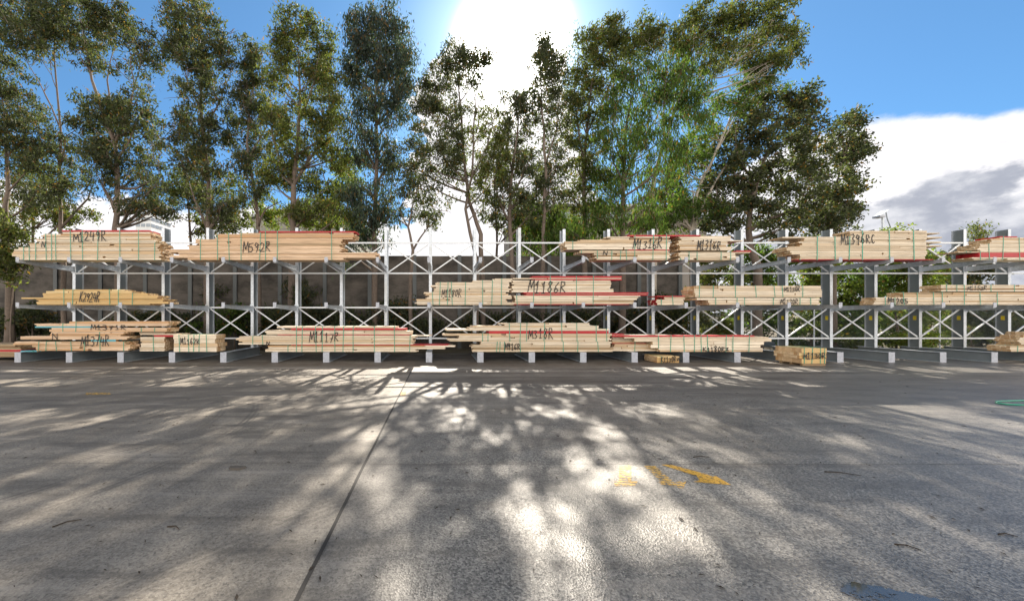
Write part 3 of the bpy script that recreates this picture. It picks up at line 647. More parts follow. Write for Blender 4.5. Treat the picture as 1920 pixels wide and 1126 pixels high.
# ------------------------------------------------------------------ trees
def leaves(blobs, mt, parent, L, W, droop, dens, rng):
    """blobs: (centre Vector, rx, ry_depth, rz); leaf sized faces gathered into clumps"""
    Cn = []; Dr = []; Sz = []
    for (c, rx, rd, rz, dm) in blobs:
        area = math.pi * rx * rz
        nc = max(2, int(area * 8.2 * dens * dm))
        u = rng.normal(size=(nc, 3)); u /= np.linalg.norm(u, axis=1)[:, None]
        rr = rng.uniform(.25, 1.0, nc) ** .55
        cc = u * rr[:, None] * np.array([rx, rd, rz]) + np.array(c)
        cr = rng.uniform(.13, .36, nc)
        nl = (rng.uniform(40, 100, nc) * (cr / .25) ** 1.5).astype(int)
        for k in range(nc):
            o = rng.normal(size=(nl[k], 3)) * cr[k] * np.array([.60, .60, .5])
            if droop > 1: o[:, 2] = o[:, 2] * 1.5 - .12
            Cn.append(cc[k] + o)
    if not Cn: return None
    P = np.concatenate(Cn); n = len(P)
    d = rng.normal(size=(n, 3)) * .62; d[:, 2] -= droop; d /= np.linalg.norm(d, axis=1)[:, None]
    t = rng.normal(size=(n, 3)); wv = np.cross(d, t); wv /= (np.linalg.norm(wv, axis=1)[:, None] + 1e-6)
    ll = (L * rng.uniform(.7, 1.35, n))[:, None]; ww = (W * rng.uniform(.7, 1.3, n))[:, None]
    V = np.empty((n, 4, 3)); V[:, 0] = P - d * ll / 2; V[:, 1] = P + wv * ww / 2 - d * ll * .08; V[:, 2] = P + d * ll / 2; V[:, 3] = P - wv * ww / 2 - d * ll * .08
    me = bpy.data.meshes.new('crown'); me.vertices.add(n * 4); me.loops.add(n * 4); me.polygons.add(n)
    me.vertices.foreach_set('co', (V - np.array(parent.location)).reshape(-1).astype(np.float32))
    me.loops.foreach_set('vertex_index', np.arange(n * 4, dtype=np.int32))
    me.polygons.foreach_set('loop_start', np.arange(0, n * 4, 4, dtype=np.int32)); me.polygons.foreach_set('loop_total', np.full(n, 4, dtype=np.int32))
    me.materials.append(mt); me.update(calc_edges=True)
    o = bpy.data.objects.new('crown', me); C.objects.link(o); o.parent = parent
    global NLEAF; NLEAF += n
    return o
NLEAF = 0
TG = 'gum trees behind the rack'
def bez(a, c, bend, n=6):
    mid = a.lerp(c, .5) + bend; return [a * (1 - t) ** 2 + mid * 2 * t * (1 - t) + c * t * t for t in [i / n for i in range(n + 1)]]
def tree(label, Y, trunk, r0, blobs, lm='leaf_dark', bark='bark', L=.17, W=.05, droop=.7, dens=1.0, limbs=(), seed=1, name='gum_tree', cat='tree', group=TG):
    rng = np.random.default_rng(seed); rp = random.Random(seed)
    bx_ = X_(trunk[0][0], Y)
    root = thing(name, (bx_, Y, -.03), label, cat, group)
    pts = [Vector((bx_, Y, -.1))]
    for i, (a, c) in enumerate(trunk):
        q = at(a, c, Y); q.y += math.sin(i * 1.7 + seed) * .15 * min(1, i); pts.append(q)
    # densify with small wobble
    P = []
    for i in range(len(pts) - 1):
        for k in range(3):
            q = pts[i].lerp(pts[i + 1], k / 3); P.append(q + Vector((rp.uniform(-.03, .03), rp.uniform(-.03, .03), 0)) * (1 if i or k else 0))
    P.append(pts[-1]); n = len(P)
    rad = [max(.018, r0 * (1 - .88 * i / (n - 1)) * (1.25 if i == 0 else 1)) for i in range(n)]
    tb = MB(); tb.tube(P, rad, 9)
    skel = [(P[i], rad[i]) for i in range(n)]
    for lb in limbs:
        q = [at(a, c, Y) for a, c in lb]; s0 = min(skel, key=lambda s: (s[0] - q[0]).length)
        pl = [s0[0]]
        for i, v in enumerate(q[1:]):
            v = v.copy(); v.y += rp.uniform(-.5, .5) * (i + 1) / len(q); 
            pr = pl[-1]; pl.append(pr.lerp(v, .5) + Vector((rp.uniform(-.06, .06), 0, rp.uniform(-.04, .06)))); pl.append(v)
        r1 = min(s0[1] * .75, r0 * .6); rr = [max(.012, r1 * (1 - .85 * i / (len(pl) - 1))) for i in range(len(pl))]
        tb.tube(pl, rr, 7); skel += list(zip(pl, rr))[1:]
    ex = []
    if len(blobs) > 8 and cat == 'tree':
        for i, p_ in enumerate(blobs):
            near = sorted(blobs, key=lambda q_: (q_[0] - p_[0]) ** 2 + (q_[1] - p_[1]) ** 2)[1:3]
            for q_ in near:
                if rp.random() < .75: ex.append(((p_[0] + q_[0]) / 2 + rp.uniform(-8, 8), (p_[1] + q_[1]) / 2 + rp.uniform(-8, 8), p_[2] * .5, p_[3] * .55, .75 * (p_[4] if len(p_) > 4 else 1)))
    B = []
    for bl in list(blobs) + ex:
        a, c, rx, ry = bl[:4]; dm = bl[4] if len(bl) > 4 else 1.0
        sc = Y / F; rxm, rzm = rx * sc, ry * sc; rd = min(1.5, max(.5, (rxm + rzm) / 2))
        dy = rp.uniform(-.7, .7) if len(blobs) > 2 else 0
        Yb = Y + dy; cv = at(a, c, Yb); B.append((cv, rx * Yb / F, rd, ry * Yb / F, dm))
        cand = [s for s in skel if s[0].z < cv.z - .15 - .25 * math.hypot(s[0].x - cv.x, s[0].y - cv.y)] or skel[2:4]
        s0 = min(cand, key=lambda s: (s[0] - cv).length)
        if (s0[0] - cv).length > .4:
            r1 = min(s0[1] * .6, .075); br = bez(s0[0], cv + Vector((0, 0, rzm * .3)), Vector((0, 0, -.12 * (s0[0] - cv).length)) + Vector((rp.uniform(-.12, .12),) * 2 + (0,)))
            rr = [max(.010, r1 * (1 - .8 * i / 6)) for i in range(7)]
            tb.tube(br, rr, 6, False)
        else: br = [s0[0], cv, cv]; rr = [.02] * 3
        for k in range(max(3, int((rxm * rzm) * 5))):
            an = rp.uniform(0, 2 * math.pi); rrr = rp.uniform(.55, .98)
            e = cv + Vector((math.cos(an) * rxm * rrr, rp.uniform(-.7, .7) * rd, (math.sin(an) * rzm * rrr)))
            s = br[rp.randint(len(br) // 2, len(br) - 1)]
            tb.tube(bez(s, e, Vector((rp.uniform(-.1, .1), 0, rp.uniform(.0, .2))), 3), [.014, .011, .008, .004], 4, False)
    if tb.v: tb.build('trunk', M[bark], root, smooth=True)
    leaves(B, M[lm], root, L, W, droop, dens, rng)
    return root

tree('gum tree cut by the left edge of the photo, thick dark trunk', 16.4, [(18, 520), (14, 440), (18, 360), (8, 260), (-4, 150)], .17,
     [(0, 230, 60, 50), (40, 200, 50, 40), (20, 290, 60, 42), (75, 300, 40, 34, .8), (10, 350, 55, 32, .9), (70, 365, 42, 26, .7), (-40, 120, 60, 60), (60, 240, 40, 30, .8)], 'leaf_dark', seed=21, droop=.9)
tree('slim gum tree forking low, second from the left', 16.9, [(120, 500), (118, 430), (112, 350), (106, 240), (106, 130), (104, 60)], .11,
     [(22, 58, 52, 42), (62, 75, 38, 34, .8), (88, 30, 44, 32), (100, 85, 32, 28, .8), (20, 18, 44, 24), (92, 270, 34, 22, .5), (135, 300, 30, 26, .6), (100, 330, 36, 26, .6), (130, 370, 32, 22, .5), (75, 160, 26, 16, .4), (140, 240, 24, 18, .4)],
     'leaf_dark', limbs=[[(108, 235), (80, 160), (48, 95)], [(116, 300), (130, 260), (140, 245)], [(130, 420), (160, 370), (175, 340)]], seed=22, bark='bark')
tree('tall leafy gum tree right of the slim forked one, above the M1249R pack', 16.6, [(222, 500), (220, 430), (216, 350), (214, 270), (190, 190), (172, 150), (160, 90), (150, 30)], .15,
     [(120, 22, 62, 34), (190, 20, 55, 36), (165, 62, 54, 36), (215, 48, 34, 40), (255, 70, 34, 32), (272, 110, 28, 34), (195, 205, 60, 32), (235, 225, 46, 40), (265, 170, 28, 34, .8), (175, 250, 42, 34), (230, 285, 58, 36), (280, 240, 26, 40, .7),
      (185, 300, 44, 30, .8), (250, 340, 50, 26, .8), (190, 350, 30, 30, .6), (210, 120, 30, 26, .6), (150, 110, 34, 22, .6), (240, 395, 30, 20, .5), (268, 388, 24, 14, .8), (305, 398, 26, 14, .8), (285, 375, 24, 12, .5), (300, 290, 24, 20, .6), (300, 340, 34, 18, .5)],
     'leaf_dark', limbs=[[(214, 275), (240, 215), (255, 160), (250, 100)], [(216, 300), (205, 220), (200, 150), (205, 70)], [(218, 360), (262, 355), (295, 330)], [(218, 400), (190, 350), (168, 320)]], seed=23)
tree('tall conical gum tree, its top touching the upper edge of the photo', 16.8, [(388, 510), (388, 430), (388, 340), (382, 240), (378, 150), (372, 50), (362, 5)], .14,
     [(350, 18, 44, 24), (330, 50, 38, 30), (375, 45, 42, 32), (395, 82, 28, 28), (345, 92, 42, 30), (385, 125, 36, 28), (320, 90, 26, 22, .7), (352, 140, 42, 26), (345, 185, 36, 24, .8), (395, 170, 30, 28), (420, 110, 20, 34, .6), (370, 225, 44, 26), (330, 240, 30, 28, .8), (400, 245, 32, 28),
      (360, 275, 46, 26), (330, 300, 30, 24, .7), (392, 310, 40, 26), (360, 330, 30, 22, .7), (400, 375, 44, 26), (440, 385, 30, 24, .8), (420, 415, 42, 18, .8), (352, 375, 24, 18, .5), (440, 60, 18, 20, .5)],
     'leaf_dark', limbs=[[(386, 240), (410, 190), (432, 140)], [(388, 340), (350, 300), (310, 268)], [(388, 420), (366, 380), (352, 340)], [(384, 200), (350, 150), (335, 90)]], seed=24)
tree('narrow dark gum tree leaning right, between the conical one and the broad dense one', 17.2, [(485, 500), (482, 425), (476, 350), (466, 270), (470, 190), (478, 130)], .12,
     [(462, 108, 34, 34), (490, 130, 26, 40), (445, 155, 32, 34), (478, 185, 34, 34), (452, 215, 30, 34), (490, 240, 30, 36), (455, 270, 30, 30), (482, 300, 34, 32), (448, 320, 26, 24, .8), (500, 350, 30, 26, .7), (470, 375, 24, 22, .6)],
     'leaf_dark', limbs=[[(482, 420), (500, 395), (530, 380)], [(470, 300), (500, 240), (505, 180)]], seed=25)
tree('broad dense gum tree standing behind the M592R pack', 16.5, [(548, 510), (548, 430), (552, 350), (560, 260), (562, 170), (558, 90)], .19,
     [(555, 45, 44, 30), (520, 65, 34, 28), (590, 75, 40, 32), (545, 100, 46, 32), (610, 120, 40, 34), (575, 150, 48, 32), (515, 130, 28, 36, .8), (630, 165, 24, 36), (530, 190, 44, 34), (600, 205, 52, 34), (560, 240, 54, 32), (625, 250, 34, 34), (515, 245, 32, 34), (590, 285, 56, 32), (530, 300, 44, 32), (640, 300, 26, 30), (565, 335, 58, 30), (615, 360, 42, 26, .9), (515, 350, 38, 26, .9), (580, 395, 44, 24, .8), (540, 400, 30, 20, .6), (640, 405, 30, 22, .6)],
     'leaf_olive', limbs=[[(550, 340), (590, 280), (620, 220)], [(552, 360), (520, 290), (505, 220)], [(560, 220), (590, 150), (600, 100)], [(525, 430), (540, 400), (565, 370)]], seed=26, dens=.95)
tree('tall upright gum tree with bluish hanging leaves and a straight trunk', 16.9, [(703, 510), (702, 430), (705, 350), (706, 260), (704, 180), (712, 90), (716, 20)], .15,
     [(722, 22, 32, 24), (680, 30, 34, 26), (700, 60, 52, 34), (745, 55, 22, 34), (665, 85, 28, 38), (720, 100, 50, 36), (760, 110, 20, 30), (690, 130, 46, 34), (740, 150, 38, 34), (660, 145, 24, 38), (705, 185, 44, 28), (755, 180, 24, 28, .9), (668, 205, 26, 28, .8), (735, 215, 26, 24, .7), (680, 250, 28, 26, .8), (725, 265, 30, 26, .8), (660, 290, 22, 28, .7), (700, 300, 34, 24, .7), (735, 305, 26, 22, .7), (670, 345, 24, 24, .6), (725, 350, 26, 20, .5), (655, 380, 30, 34, .8), (690, 400, 34, 26, .9), (740, 400, 26, 22, .6), (668, 430, 34, 24, .9), (705, 445, 34, 22, .7), (655, 475, 22, 18, .5), (690, 350, 40, 26, .7)],
     'leaf_blue', droop=1.6, limbs=[[(704, 350), (730, 310), (750, 280)], [(704, 200), (725, 150), (745, 90)], [(705, 320), (680, 270), (668, 230)], [(702, 420), (725, 380), (750, 365)]], seed=27, dens=1.1)
tree('small twisted gum tree in front of the open sky, beside the bluish one', 16.3, [(770, 520), (776, 470), (766, 425), (772, 390), (784, 350)], .10,
     [(785, 350, 44, 24, .8), (755, 372, 30, 22, .8), (810, 372, 32, 22, .8), (780, 395, 34, 20, .7), (825, 400, 24, 16, .6), (750, 320, 26, 22, .7), (800, 415, 22, 12, .5), (740, 405, 20, 14, .5)],
     'leaf_dark', limbs=[[(776, 470), (800, 430), (815, 395)], [(768, 430), (752, 400), (745, 370)]], seed=28)
tree('gum tree left of the sun, its rounded top against the bright cloud', 16.9, [(905, 510), (900, 440), (882, 380), (872, 320), (866, 240), (860, 170), (862, 110)], .13,
     [(855, 98, 40, 22), (838, 125, 34, 22), (890, 108, 32, 22), (915, 110, 14, 16, .6), (870, 140, 36, 20), (815, 150, 28, 24), (845, 172, 28, 20, .7), (800, 185, 32, 28), (830, 215, 34, 28), (785, 215, 26, 26, .8), (865, 200, 22, 22, .6), (850, 260, 40, 28), (800, 265, 40, 28), (770, 300, 34, 26, .8), (830, 300, 46, 26), (870, 320, 44, 24, .8), (780, 335, 30, 18, .7)],
     'leaf_dark', limbs=[[(866, 260), (840, 220), (815, 170)], [(868, 300), (820, 310), (780, 300)], [(864, 200), (885, 160), (892, 120)]], seed=29, dens=1.0)
tree('thin gum tree directly under the sun with bare upper twigs', 16.5, [(895, 510), (888, 460), (872, 390), (885, 330), (888, 250), (892, 180), (902, 140)], .10,
     [(905, 190, 18, 24, .4), (895, 240, 24, 20, .5), (925, 230, 22, 26, .5), (900, 290, 36, 24, .8), (930, 300, 30, 24, .7), (880, 345, 30, 22, .8), (920, 345, 34, 22, .8), (905, 390, 30, 20, .6), (940, 270, 22, 28, .6)],
     'leaf_olive', limbs=[[(886, 330), (915, 270), (932, 200)], [(876, 400), (905, 360), (930, 330)]], seed=30, dens=.75)
tree('gum tree just right of the sun, crown thinning upward', 17.0, [(962, 510), (958, 440), (956, 370), (962, 300), (972, 230), (966, 170)], .13,
     [(955, 185, 26, 22, .6), (985, 180, 24, 24, .7), (970, 215, 36, 24, .8), (1000, 225, 24, 26, .7), (950, 250, 32, 24, .8), (985, 270, 36, 26), (960, 305, 40, 26), (1000, 320, 30, 26, .9), (945, 345, 34, 24, .9), (980, 365, 40, 26), (950, 395, 34, 24), (1000, 400, 34, 24)],
     'leaf_dark', limbs=[[(958, 370), (985, 320), (1000, 270)], [(958, 420), (935, 370), (925, 330)], [(960, 320), (945, 260), (948, 200)]], seed=31, dens=.75)
tree('slender tall gum tree with a pointed top right of the sun', 16.6, [(1018, 510), (1020, 430), (1022, 340), (1018, 250), (1016, 160), (1012, 80)], .11,
     [(1012, 75, 20, 22, .8), (1030, 105, 30, 26), (1000, 125, 22, 22, .6), (1045, 140, 24, 30), (1020, 165, 36, 26), (1050, 190, 22, 26), (1010, 205, 28, 24, .7), (1040, 235, 30, 26, .8), (1020, 280, 32, 24, .8), (1050, 300, 28, 28, .7), (1025, 335, 34, 26, .8), (1050, 370, 30, 26, .7)],
     'leaf_dark', limbs=[[(1020, 300), (1045, 240), (1050, 180)]], seed=32)
tree('gum tree with a domed dark crown left of the weeping tree', 17.2, [(1095, 510), (1096, 430), (1092, 340), (1100, 250), (1112, 160), (1120, 90)], .14,
     [(1130, 62, 40, 24), (1160, 60, 26, 22), (1100, 85, 36, 26), (1085, 120, 32, 28), (1130, 105, 38, 24, .8), (1165, 100, 36, 28), (1075, 165, 26, 32), (1110, 160, 36, 28), (1150, 150, 38, 28), (1085, 210, 28, 30), (1120, 215, 36, 28), (1075, 260, 26, 28, .8), (1110, 275, 38, 28), (1080, 320, 30, 28, .8), (1115, 340, 36, 28), (1075, 375, 32, 24, .9), (1105, 395, 34, 24, .9)],
     'leaf_olive', limbs=[[(1096, 300), (1080, 220), (1078, 160)], [(1102, 240), (1135, 180), (1155, 120)]], seed=33)
tree('bright green weeping tree in the middle of the right hand group', 16.2, [(1166, 510), (1165, 430), (1168, 340), (1175, 250), (1185, 180)], .16,
     [(1190, 135, 48, 26), (1235, 150, 46, 26), (1160, 165, 38, 28), (1270, 125, 40, 26), (1300, 140, 34, 30), (1210, 185, 52, 30), (1265, 185, 50, 32), (1160, 215, 42, 34), (1215, 235, 50, 32), (1275, 240, 46, 32), (1310, 200, 28, 32), (1145, 265, 40, 32), (1195, 285, 50, 32), (1250, 285, 46, 28), (1130, 315, 34, 30), (1175, 335, 48, 30), (1230, 335, 34, 24, .7), (1150, 375, 48, 28), (1200, 380, 30, 24, .7), (1140, 415, 44, 22), (1195, 420, 40, 24), (1100, 425, 34, 22), (1060, 430, 40, 22), (1235, 410, 40, 22)],
     'leaf_green', droop=1.9, L=.2, W=.04, limbs=[[(1166, 340), (1200, 270), (1240, 200)], [(1170, 300), (1150, 230), (1160, 180)]], seed=34, dens=.85)
tree('pale barked gum tree with the highest crown on the right', 16.8, [(1226, 510), (1226, 430), (1224, 360), (1240, 290), (1262, 210), (1290, 140), (1320, 80)], .14,
     [(1215, 55, 36, 22), (1240, 80, 44, 28), (1200, 90, 34, 26), (1290, 60, 36, 24), (1320, 35, 44, 26), (1365, 25, 46, 24), (1410, 20, 44, 22), (1455, 20, 30, 22), (1300, 90, 42, 26), (1350, 70, 46, 28), (1400, 65, 44, 28), (1450, 60, 36, 30), (1480, 80, 22, 32), (1420, 105, 40, 26), (1470, 120, 32, 26), (1370, 110, 34, 24, .8), (1330, 125, 34, 22, .7), (1440, 140, 28, 18, .7)],
     'leaf_olive', bark='bark_pale', limbs=[[(1228, 420), (1200, 370), (1188, 330)], [(1262, 210), (1330, 150), (1385, 90), (1420, 50)], [(1250, 250), (1250, 160), (1240, 90)]], seed=35, dens=.95)
tree('leaning pale gum tree with long bare limbs above the gap in the wall', 17.4, [(1298, 510), (1296, 430), (1310, 360), (1340, 290), (1368, 220), (1398, 150)], .12,
     [(1398, 150, 34, 24, .7), (1430, 120, 30, 26, .7), (1440, 165, 34, 22, .7), (1380, 195, 34, 24, .7), (1345, 180, 28, 22, .6), (1330, 230, 30, 24, .6), (1300, 280, 36, 26, .7), (1270, 320, 34, 24, .7), (1300, 365, 36, 24, .7), (1260, 370, 30, 22, .7), (1350, 320, 32, 22, .6), (1280, 405, 44, 24), (1330, 400, 36, 24, .8), (1245, 415, 34, 22)],
     'leaf_green', bark='bark_pale', limbs=[[(1300, 420), (1340, 340), (1390, 270), (1430, 235)], [(1345, 280), (1385, 200), (1440, 150)], [(1360, 240), (1400, 180), (1450, 110)]], seed=36, L=.17, dens=.85)
tree('broad dark spreading tree at the right end of the group, low crown', 17.6, [(1420, 500), (1410, 460), (1404, 420), (1412, 350), (1440, 280), (1470, 220)], .20,
     [(1400, 200, 34, 26, .8), (1440, 195, 38, 28), (1485, 180, 36, 26), (1510, 205, 32, 28), (1380, 240, 40, 28), (1430, 240, 46, 30), (1485, 240, 48, 32), (1530, 250, 30, 30), (1360, 290, 40, 28), (1410, 295, 48, 32), (1470, 295, 50, 34), (1525, 300, 36, 32), (1345, 340, 38, 28), (1395, 350, 48, 32), (1450, 355, 50, 32), (1510, 355, 44, 34), (1350, 390, 38, 26), (1400, 400, 46, 26), (1455, 405, 48, 26), (1515, 405, 40, 28), (1340, 425, 34, 18), (1460, 435, 50, 16)],
     'leaf_dark', droop=.4, L=.15, W=.075, limbs=[[(1408, 430), (1440, 412), (1480, 395), (1520, 385)], [(1410, 460), (1370, 430), (1345, 400)], [(1412, 350), (1380, 290), (1370, 250)]], seed=37, dens=.85)
tree('dark bushy tree at the outer right of the group beside the open cloud', 18.2, [(1562, 500), (1560, 430), (1565, 350), (1585, 270)], .14,
     [(1600, 222, 22, 20, .9), (1585, 250, 32, 24), (1610, 265, 18, 26), (1570, 290, 40, 28), (1605, 305, 20, 30), (1560, 335, 42, 32), (1600, 345, 26, 28), (1555, 380, 44, 30), (1595, 385, 26, 24), (1545, 420, 38, 22), (1580, 420, 26, 16, .8)],
     'leaf_dark', droop=.4, L=.15, W=.075, seed=38, dens=.9)
tree('small thin tree showing above the rack between two column tops at right', 20.0, [(1838, 560), (1840, 500), (1840, 450)], .07,
     [(1838, 430, 18, 16, .8), (1825, 448, 18, 12, .7), (1848, 450, 20, 12, .7), (1862, 462, 18, 10, .5), (1815, 470, 20, 14, .6), (1845, 475, 26, 14, .7)], 'leaf_olive', seed=39, L=.14, W=.05)

tree('thin far gum tree filling the gap right of the left edge tree', 20.5, [(62, 520), (64, 430), (60, 350), (70, 280)], .10,
     [(60, 300, 36, 26, .7), (40, 390, 36, 24, .7), (90, 390, 40, 22, .7), (60, 335, 34, 24, .6), (140, 405, 36, 18, .7), (95, 350, 30, 22, .5), (30, 430, 40, 18, .7), (150, 330, 26, 22, .5), (110, 425, 36, 12, .5)], 'leaf_olive', seed=71, L=.2, W=.06)
tree('far gum tree whose low crown hangs between the M1249R and M592R packs', 20.8, [(362, 520), (360, 440), (352, 370), (340, 300)], .11,
     [(330, 345, 34, 26, .6), (365, 350, 34, 26, .6), (350, 300, 34, 24, .6), (310, 380, 26, 18, .4), (370, 420, 40, 18, .7), (430, 350, 34, 24, .7), (440, 415, 40, 20, .8), (410, 330, 30, 24, .6), (400, 440, 30, 14, .6)], 'leaf_olive', seed=72, L=.2, W=.06)
tree('far gum tree with bright lower leaves behind the broad dense one', 20.2, [(622, 520), (620, 430), (612, 360), (600, 300)], .11,
     [(600, 375, 44, 24, .9), (640, 370, 34, 24, .9), (565, 400, 40, 22, .9), (610, 415, 44, 18, .9), (650, 340, 28, 24, .8), (520, 415, 36, 16, .7), (500, 385, 30, 20, .7), (640, 300, 30, 26, .6), (660, 420, 26, 22, .8)], 'leaf_bright', seed=73, L=.2, W=.06)
tree('far gum tree with an airy crown between the two trees under the sun', 20.4, [(930, 520), (932, 430), (928, 350), (935, 280)], .10,
     [(930, 330, 36, 26, .6), (910, 375, 34, 22, .6), (945, 390, 36, 24, .8), (960, 430, 34, 22, .8), (925, 420, 26, 16, .5), (935, 285, 28, 26, .5), (990, 400, 34, 24, .8), (1000, 350, 34, 26, .7), (985, 300, 26, 26, .6)], 'leaf_dark', seed=74, L=.2, W=.06, dens=.5)
tree('far gum tree behind the weeping tree, showing pale gaps', 20.6, [(1245, 520), (1246, 430), (1250, 340), (1262, 260)], .11,
     [(1250, 330, 40, 26, .8), (1290, 330, 36, 28, .8), (1220, 390, 40, 24, .8), (1280, 385, 40, 24, .9), (1330, 350, 34, 28, .9), (1230, 430, 40, 18, .9), (1300, 430, 44, 16, .9), (1310, 270, 34, 28, .7), (1350, 260, 30, 26, .7), (1250, 360, 34, 20, .7)], 'leaf_olive', seed=75, L=.2, W=.06, dens=.6)

SG = 'shrubs along the wall and fence'
def bush(label, px, Y, blobs, lm, seed, L=.15, W=.07, dens=1.5, droop=.2):
    tree(label, Y, [(px, 585), (px + 4, blobs[0][1] + 10)], .04, blobs, lm, L=L, W=W, droop=droop, dens=dens, seed=seed, name='shrub', cat='shrub', group=SG)
bush('yellow green shrub against the left edge beside the M1249R pack', 20, 14.6, [(8, 432, 30, 24, .8), (-15, 470, 40, 40), (30, 465, 28, 26, .8), (8, 505, 34, 24, .9), (48, 440, 20, 16, .7), (-30, 420, 40, 30), (45, 495, 14, 12, .6)], 'leaf_olive', 51, L=.15, W=.06)
bush('dark shrub at the foot of the wall behind the K2924R pack', 60, 17.2, [(50, 600, 60, 28), (0, 610, 40, 30), (110, 620, 40, 18)], 'leaf_dark', 52)
bush('low shrub at the wall foot between the K2924R and M1180R packs, leftmost', 290, 17.2, [(285, 605, 60, 22), (340, 600, 40, 20, .8), (235, 615, 40, 18)], 'leaf_dark', 53)
bush('spiky dark plant before the wall, under the top level M592R pack', 575, 16.9, [(575, 560, 30, 24, .6), (590, 600, 46, 26), (545, 590, 36, 30, .8), (560, 535, 20, 20, .5)], 'leaf_dark', 54, L=.26, W=.05)
bush('low green plants at the wall foot behind the second bay from the left', 440, 17.4, [(420, 585, 50, 12, .9), (470, 605, 50, 26), (400, 615, 40, 20)], 'leaf_green', 55)
bush('dark ground cover shrub at the wall foot behind the M1117R pack', 620, 17.5, [(520, 615, 50, 24), (590, 612, 50, 28), (650, 608, 46, 26), (400, 560, 30, 16, .4), (480, 600, 50, 26)], 'leaf_dark', 68)
bush('dark shrub filling the lower bays behind the K1180R pack', 1290, 17.9, [(1270, 600, 40, 30), (1310, 590, 36, 28, .8), (1350, 615, 40, 26), (1290, 560, 30, 24, .6)], 'leaf_olive', 69)
bush('leafy shrub at the wall foot left of the M1180R pack', 750, 17.3, [(740, 590, 50, 26), (790, 610, 46, 22), (690, 610, 44, 20), (730, 570, 24, 14, .5)], 'leaf_dark', 56)
bush('shrub in the shade below the M1186R pack', 960, 17.3, [(900, 610, 50, 22), (960, 605, 50, 24), (1030, 610, 50, 22), (1090, 600, 40, 26)], 'leaf_dark', 57)
bush('shrub at the right end of the wall behind the red ended pack', 1215, 17.2, [(1180, 600, 40, 26), (1230, 575, 30, 30, .8), (1260, 610, 36, 26)], 'leaf_dark', 58)
bush('hanging bright shrub above the wall, left of the M1316R packs', 1020, 18.9, [(1010, 440, 34, 30), (1000, 410, 40, 24), (1060, 405, 40, 24), (1050, 440, 36, 30), (985, 465, 26, 20, .8), (1090, 450, 34, 26), (1045, 475, 40, 18, .7)], 'leaf_green', 59, droop=1.5, L=.18, W=.045)
bush('olive shrub with arching leaves where the wall ends', 1340, 18.6, [(1325, 500, 32, 26, .8), (1360, 520, 36, 30, .8), (1325, 560, 34, 26, .7), (1345, 470, 30, 20, .7)], 'leaf_olive', 60)
bush('tall dark shrub behind the right braces, under the broad tree', 1420, 18.9, [(1400, 480, 40, 26), (1440, 500, 42, 30), (1400, 530, 44, 30), (1450, 560, 42, 30), (1410, 600, 44, 30), (1460, 615, 36, 26), (1370, 620, 30, 20, .6)], 'leaf_green', 61)
bush('dense shrub left of the M1205 pack, filling the bay', 1520, 19.2, [(1500, 480, 42, 26), (1545, 500, 40, 28), (1500, 530, 40, 28), (1550, 555, 44, 28), (1500, 590, 46, 30), (1550, 615, 42, 28), (1510, 635, 40, 20)], 'leaf_bright', 62)
bush('dense shrub behind the M1205 lettering', 1620, 18.8, [(1610, 485, 44, 24), (1650, 505, 42, 26), (1600, 530, 44, 30), (1640, 560, 44, 28), (1590, 590, 44, 30), (1640, 610, 46, 28), (1600, 635, 46, 20)], 'leaf_green', 63)
bush('yellow green shrub beneath the solar light behind the fence', 1700, 19.0, [(1685, 440, 26, 22, .7), (1670, 470, 34, 20, .8), (1700, 490, 40, 24), (1735, 505, 40, 28), (1700, 530, 40, 28), (1740, 560, 40, 28), (1690, 595, 44, 30), (1745, 610, 44, 28), (1710, 640, 46, 18)], 'leaf_bright', 64)
bush('dark leafy shrub behind the fence near the right edge', 1820, 19.4, [(1800, 490, 34, 20, .7), (1790, 510, 40, 26), (1835, 515, 34, 22, .8), (1800, 550, 44, 30), (1845, 580, 42, 30), (1800, 600, 44, 30), (1850, 625, 42, 26), (1800, 640, 40, 18)], 'leaf_dark', 65)
bush('shrub cut by the right edge of the photo behind the fence', 1920, 19.0, [(1900, 575, 36, 26), (1940, 590, 44, 34), (1900, 615, 40, 28), (1950, 630, 44, 26)], 'leaf_olive', 66)
bush('bright low plants along the fence below the rack at right', 1680, 17.3, [(1660, 632, 44, 16), (1710, 636, 40, 16), (1745, 630, 26, 16), (1600, 640, 30, 14)], 'leaf_bright', 67, L=.12, W=.06)

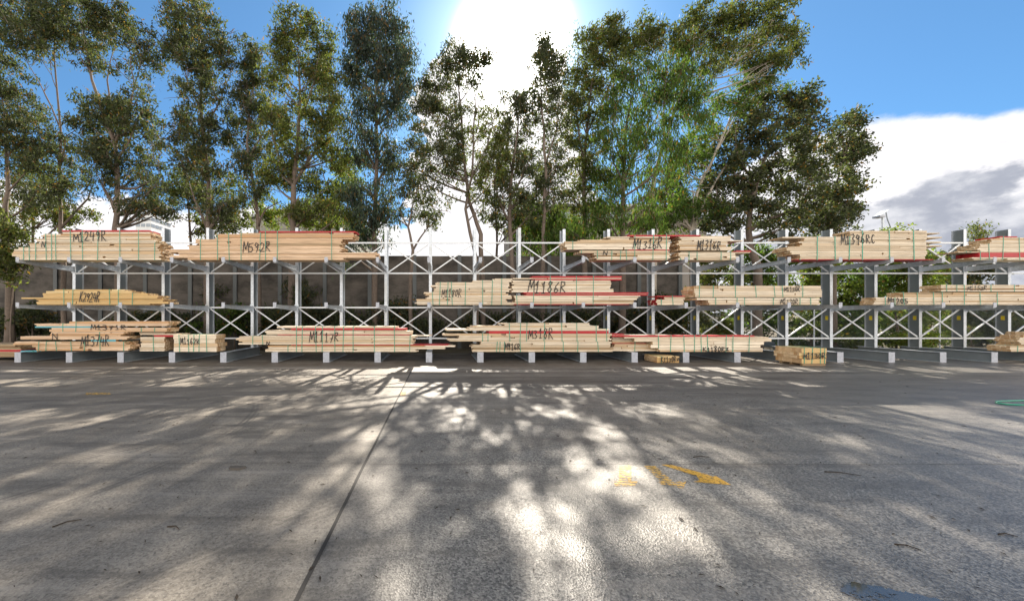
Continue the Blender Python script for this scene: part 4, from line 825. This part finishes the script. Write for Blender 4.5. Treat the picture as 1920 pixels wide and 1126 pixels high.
# ------------------------------------------------------------------ small things on the yard
M['debris'] = simple('dry_leaf', (.03, .02, .012), .9, var=.4)
rr = random.Random(5); g = MB()
for i in range(1500):
    Yg = 1.6 + 10.4 * rr.random() ** 1.15; Xg = rr.uniform(-1.25, 1.65) * (Yg + .5)
    if i > 900: Yg = rr.uniform(10.2, 13.5); Xg = rr.uniform(-16, 20)
    a = rr.uniform(0, math.pi); l = rr.uniform(.008, .032); ww = l * rr.uniform(.12, .4); ca, sa = math.cos(a), math.sin(a)
    zt = rr.uniform(.006, .012)
    g.poly([(Xg - ca * l, Yg - sa * l, .005), (Xg + sa * ww, Yg - ca * ww, zt), (Xg + ca * l, Yg + sa * l, .006), (Xg - sa * ww, Yg + ca * ww, zt)])
o = g.build('leaf_litter', M['debris']); tag(o, 'small dry leaves and bark flakes scattered over the concrete', 'leaf litter', kind='stuff')
def twig(label, px, py, ln, ang, r=.005, bend=.02):
    c = gnd(px, py); dv = Vector((math.cos(ang), math.sin(ang), 0)); nv = Vector((-dv.y, dv.x, 0))
    q = MB(); q.tube([c - dv * ln / 2 + Vector((0, 0, r)), c + nv * bend + Vector((0, 0, r + .004)), c + dv * ln / 2 + Vector((0, 0, r))], [r, r * .9, r * .5], 6)
    tag(q.build('twig', M['debris']), label, 'twig', 'fallen twigs')
twig('dark straight twig lying on the left slab', 126, 981, .16, .7)
twig('forked twig on the left slab, nearer the long joint', 325, 990, .12, -.3)
twig('long thin twig on the concrete right of the yellow arrow', 1580, 888, .28, -.35)
twig('short dark twig near the right edge of the concrete', 1890, 1004, .10, -.3)
twig('curved twig on the bluish damp concrete at right', 1702, 1026, .12, -.6)
twig('short twig above the painted arrow', 1315, 857, .18, 0)
q = MB(); c = gnd(444, 878)
oc = [(math.cos(t) * (.085 + .02 * math.sin(3 * t)), math.sin(t) * (.05 + .01 * math.cos(2 * t))) for t in [i * math.pi / 7 for i in range(14)]]
q.prism(oc, 0.0, .018, lambda a, b_, z_: (c.x + a * (1 - z_ * 6), c.y + b_ * (1 - z_ * 6), z_ + .001)); tag(q.build('flat_stone', simple('dark_stone', (.07, .06, .05), .8)), 'flat dark stone lying alone on the left slab', 'stone')
q = MB(); pts = [gnd(a, c_) + Vector((0, 0, .012)) for a, c_ in ((1990, 750), (1930, 751), (1893, 752), (1868, 753), (1868, 756), (1890, 759), (1920, 760), (1990, 762))]
q.tube(pts, .014, 6); tag(q.build('strap_offcut', M['strap'], smooth=True), 'loose green strap looped on the concrete at the right edge', 'strap')
print('leaves', NLEAF, 'objects', len(bpy.data.objects))
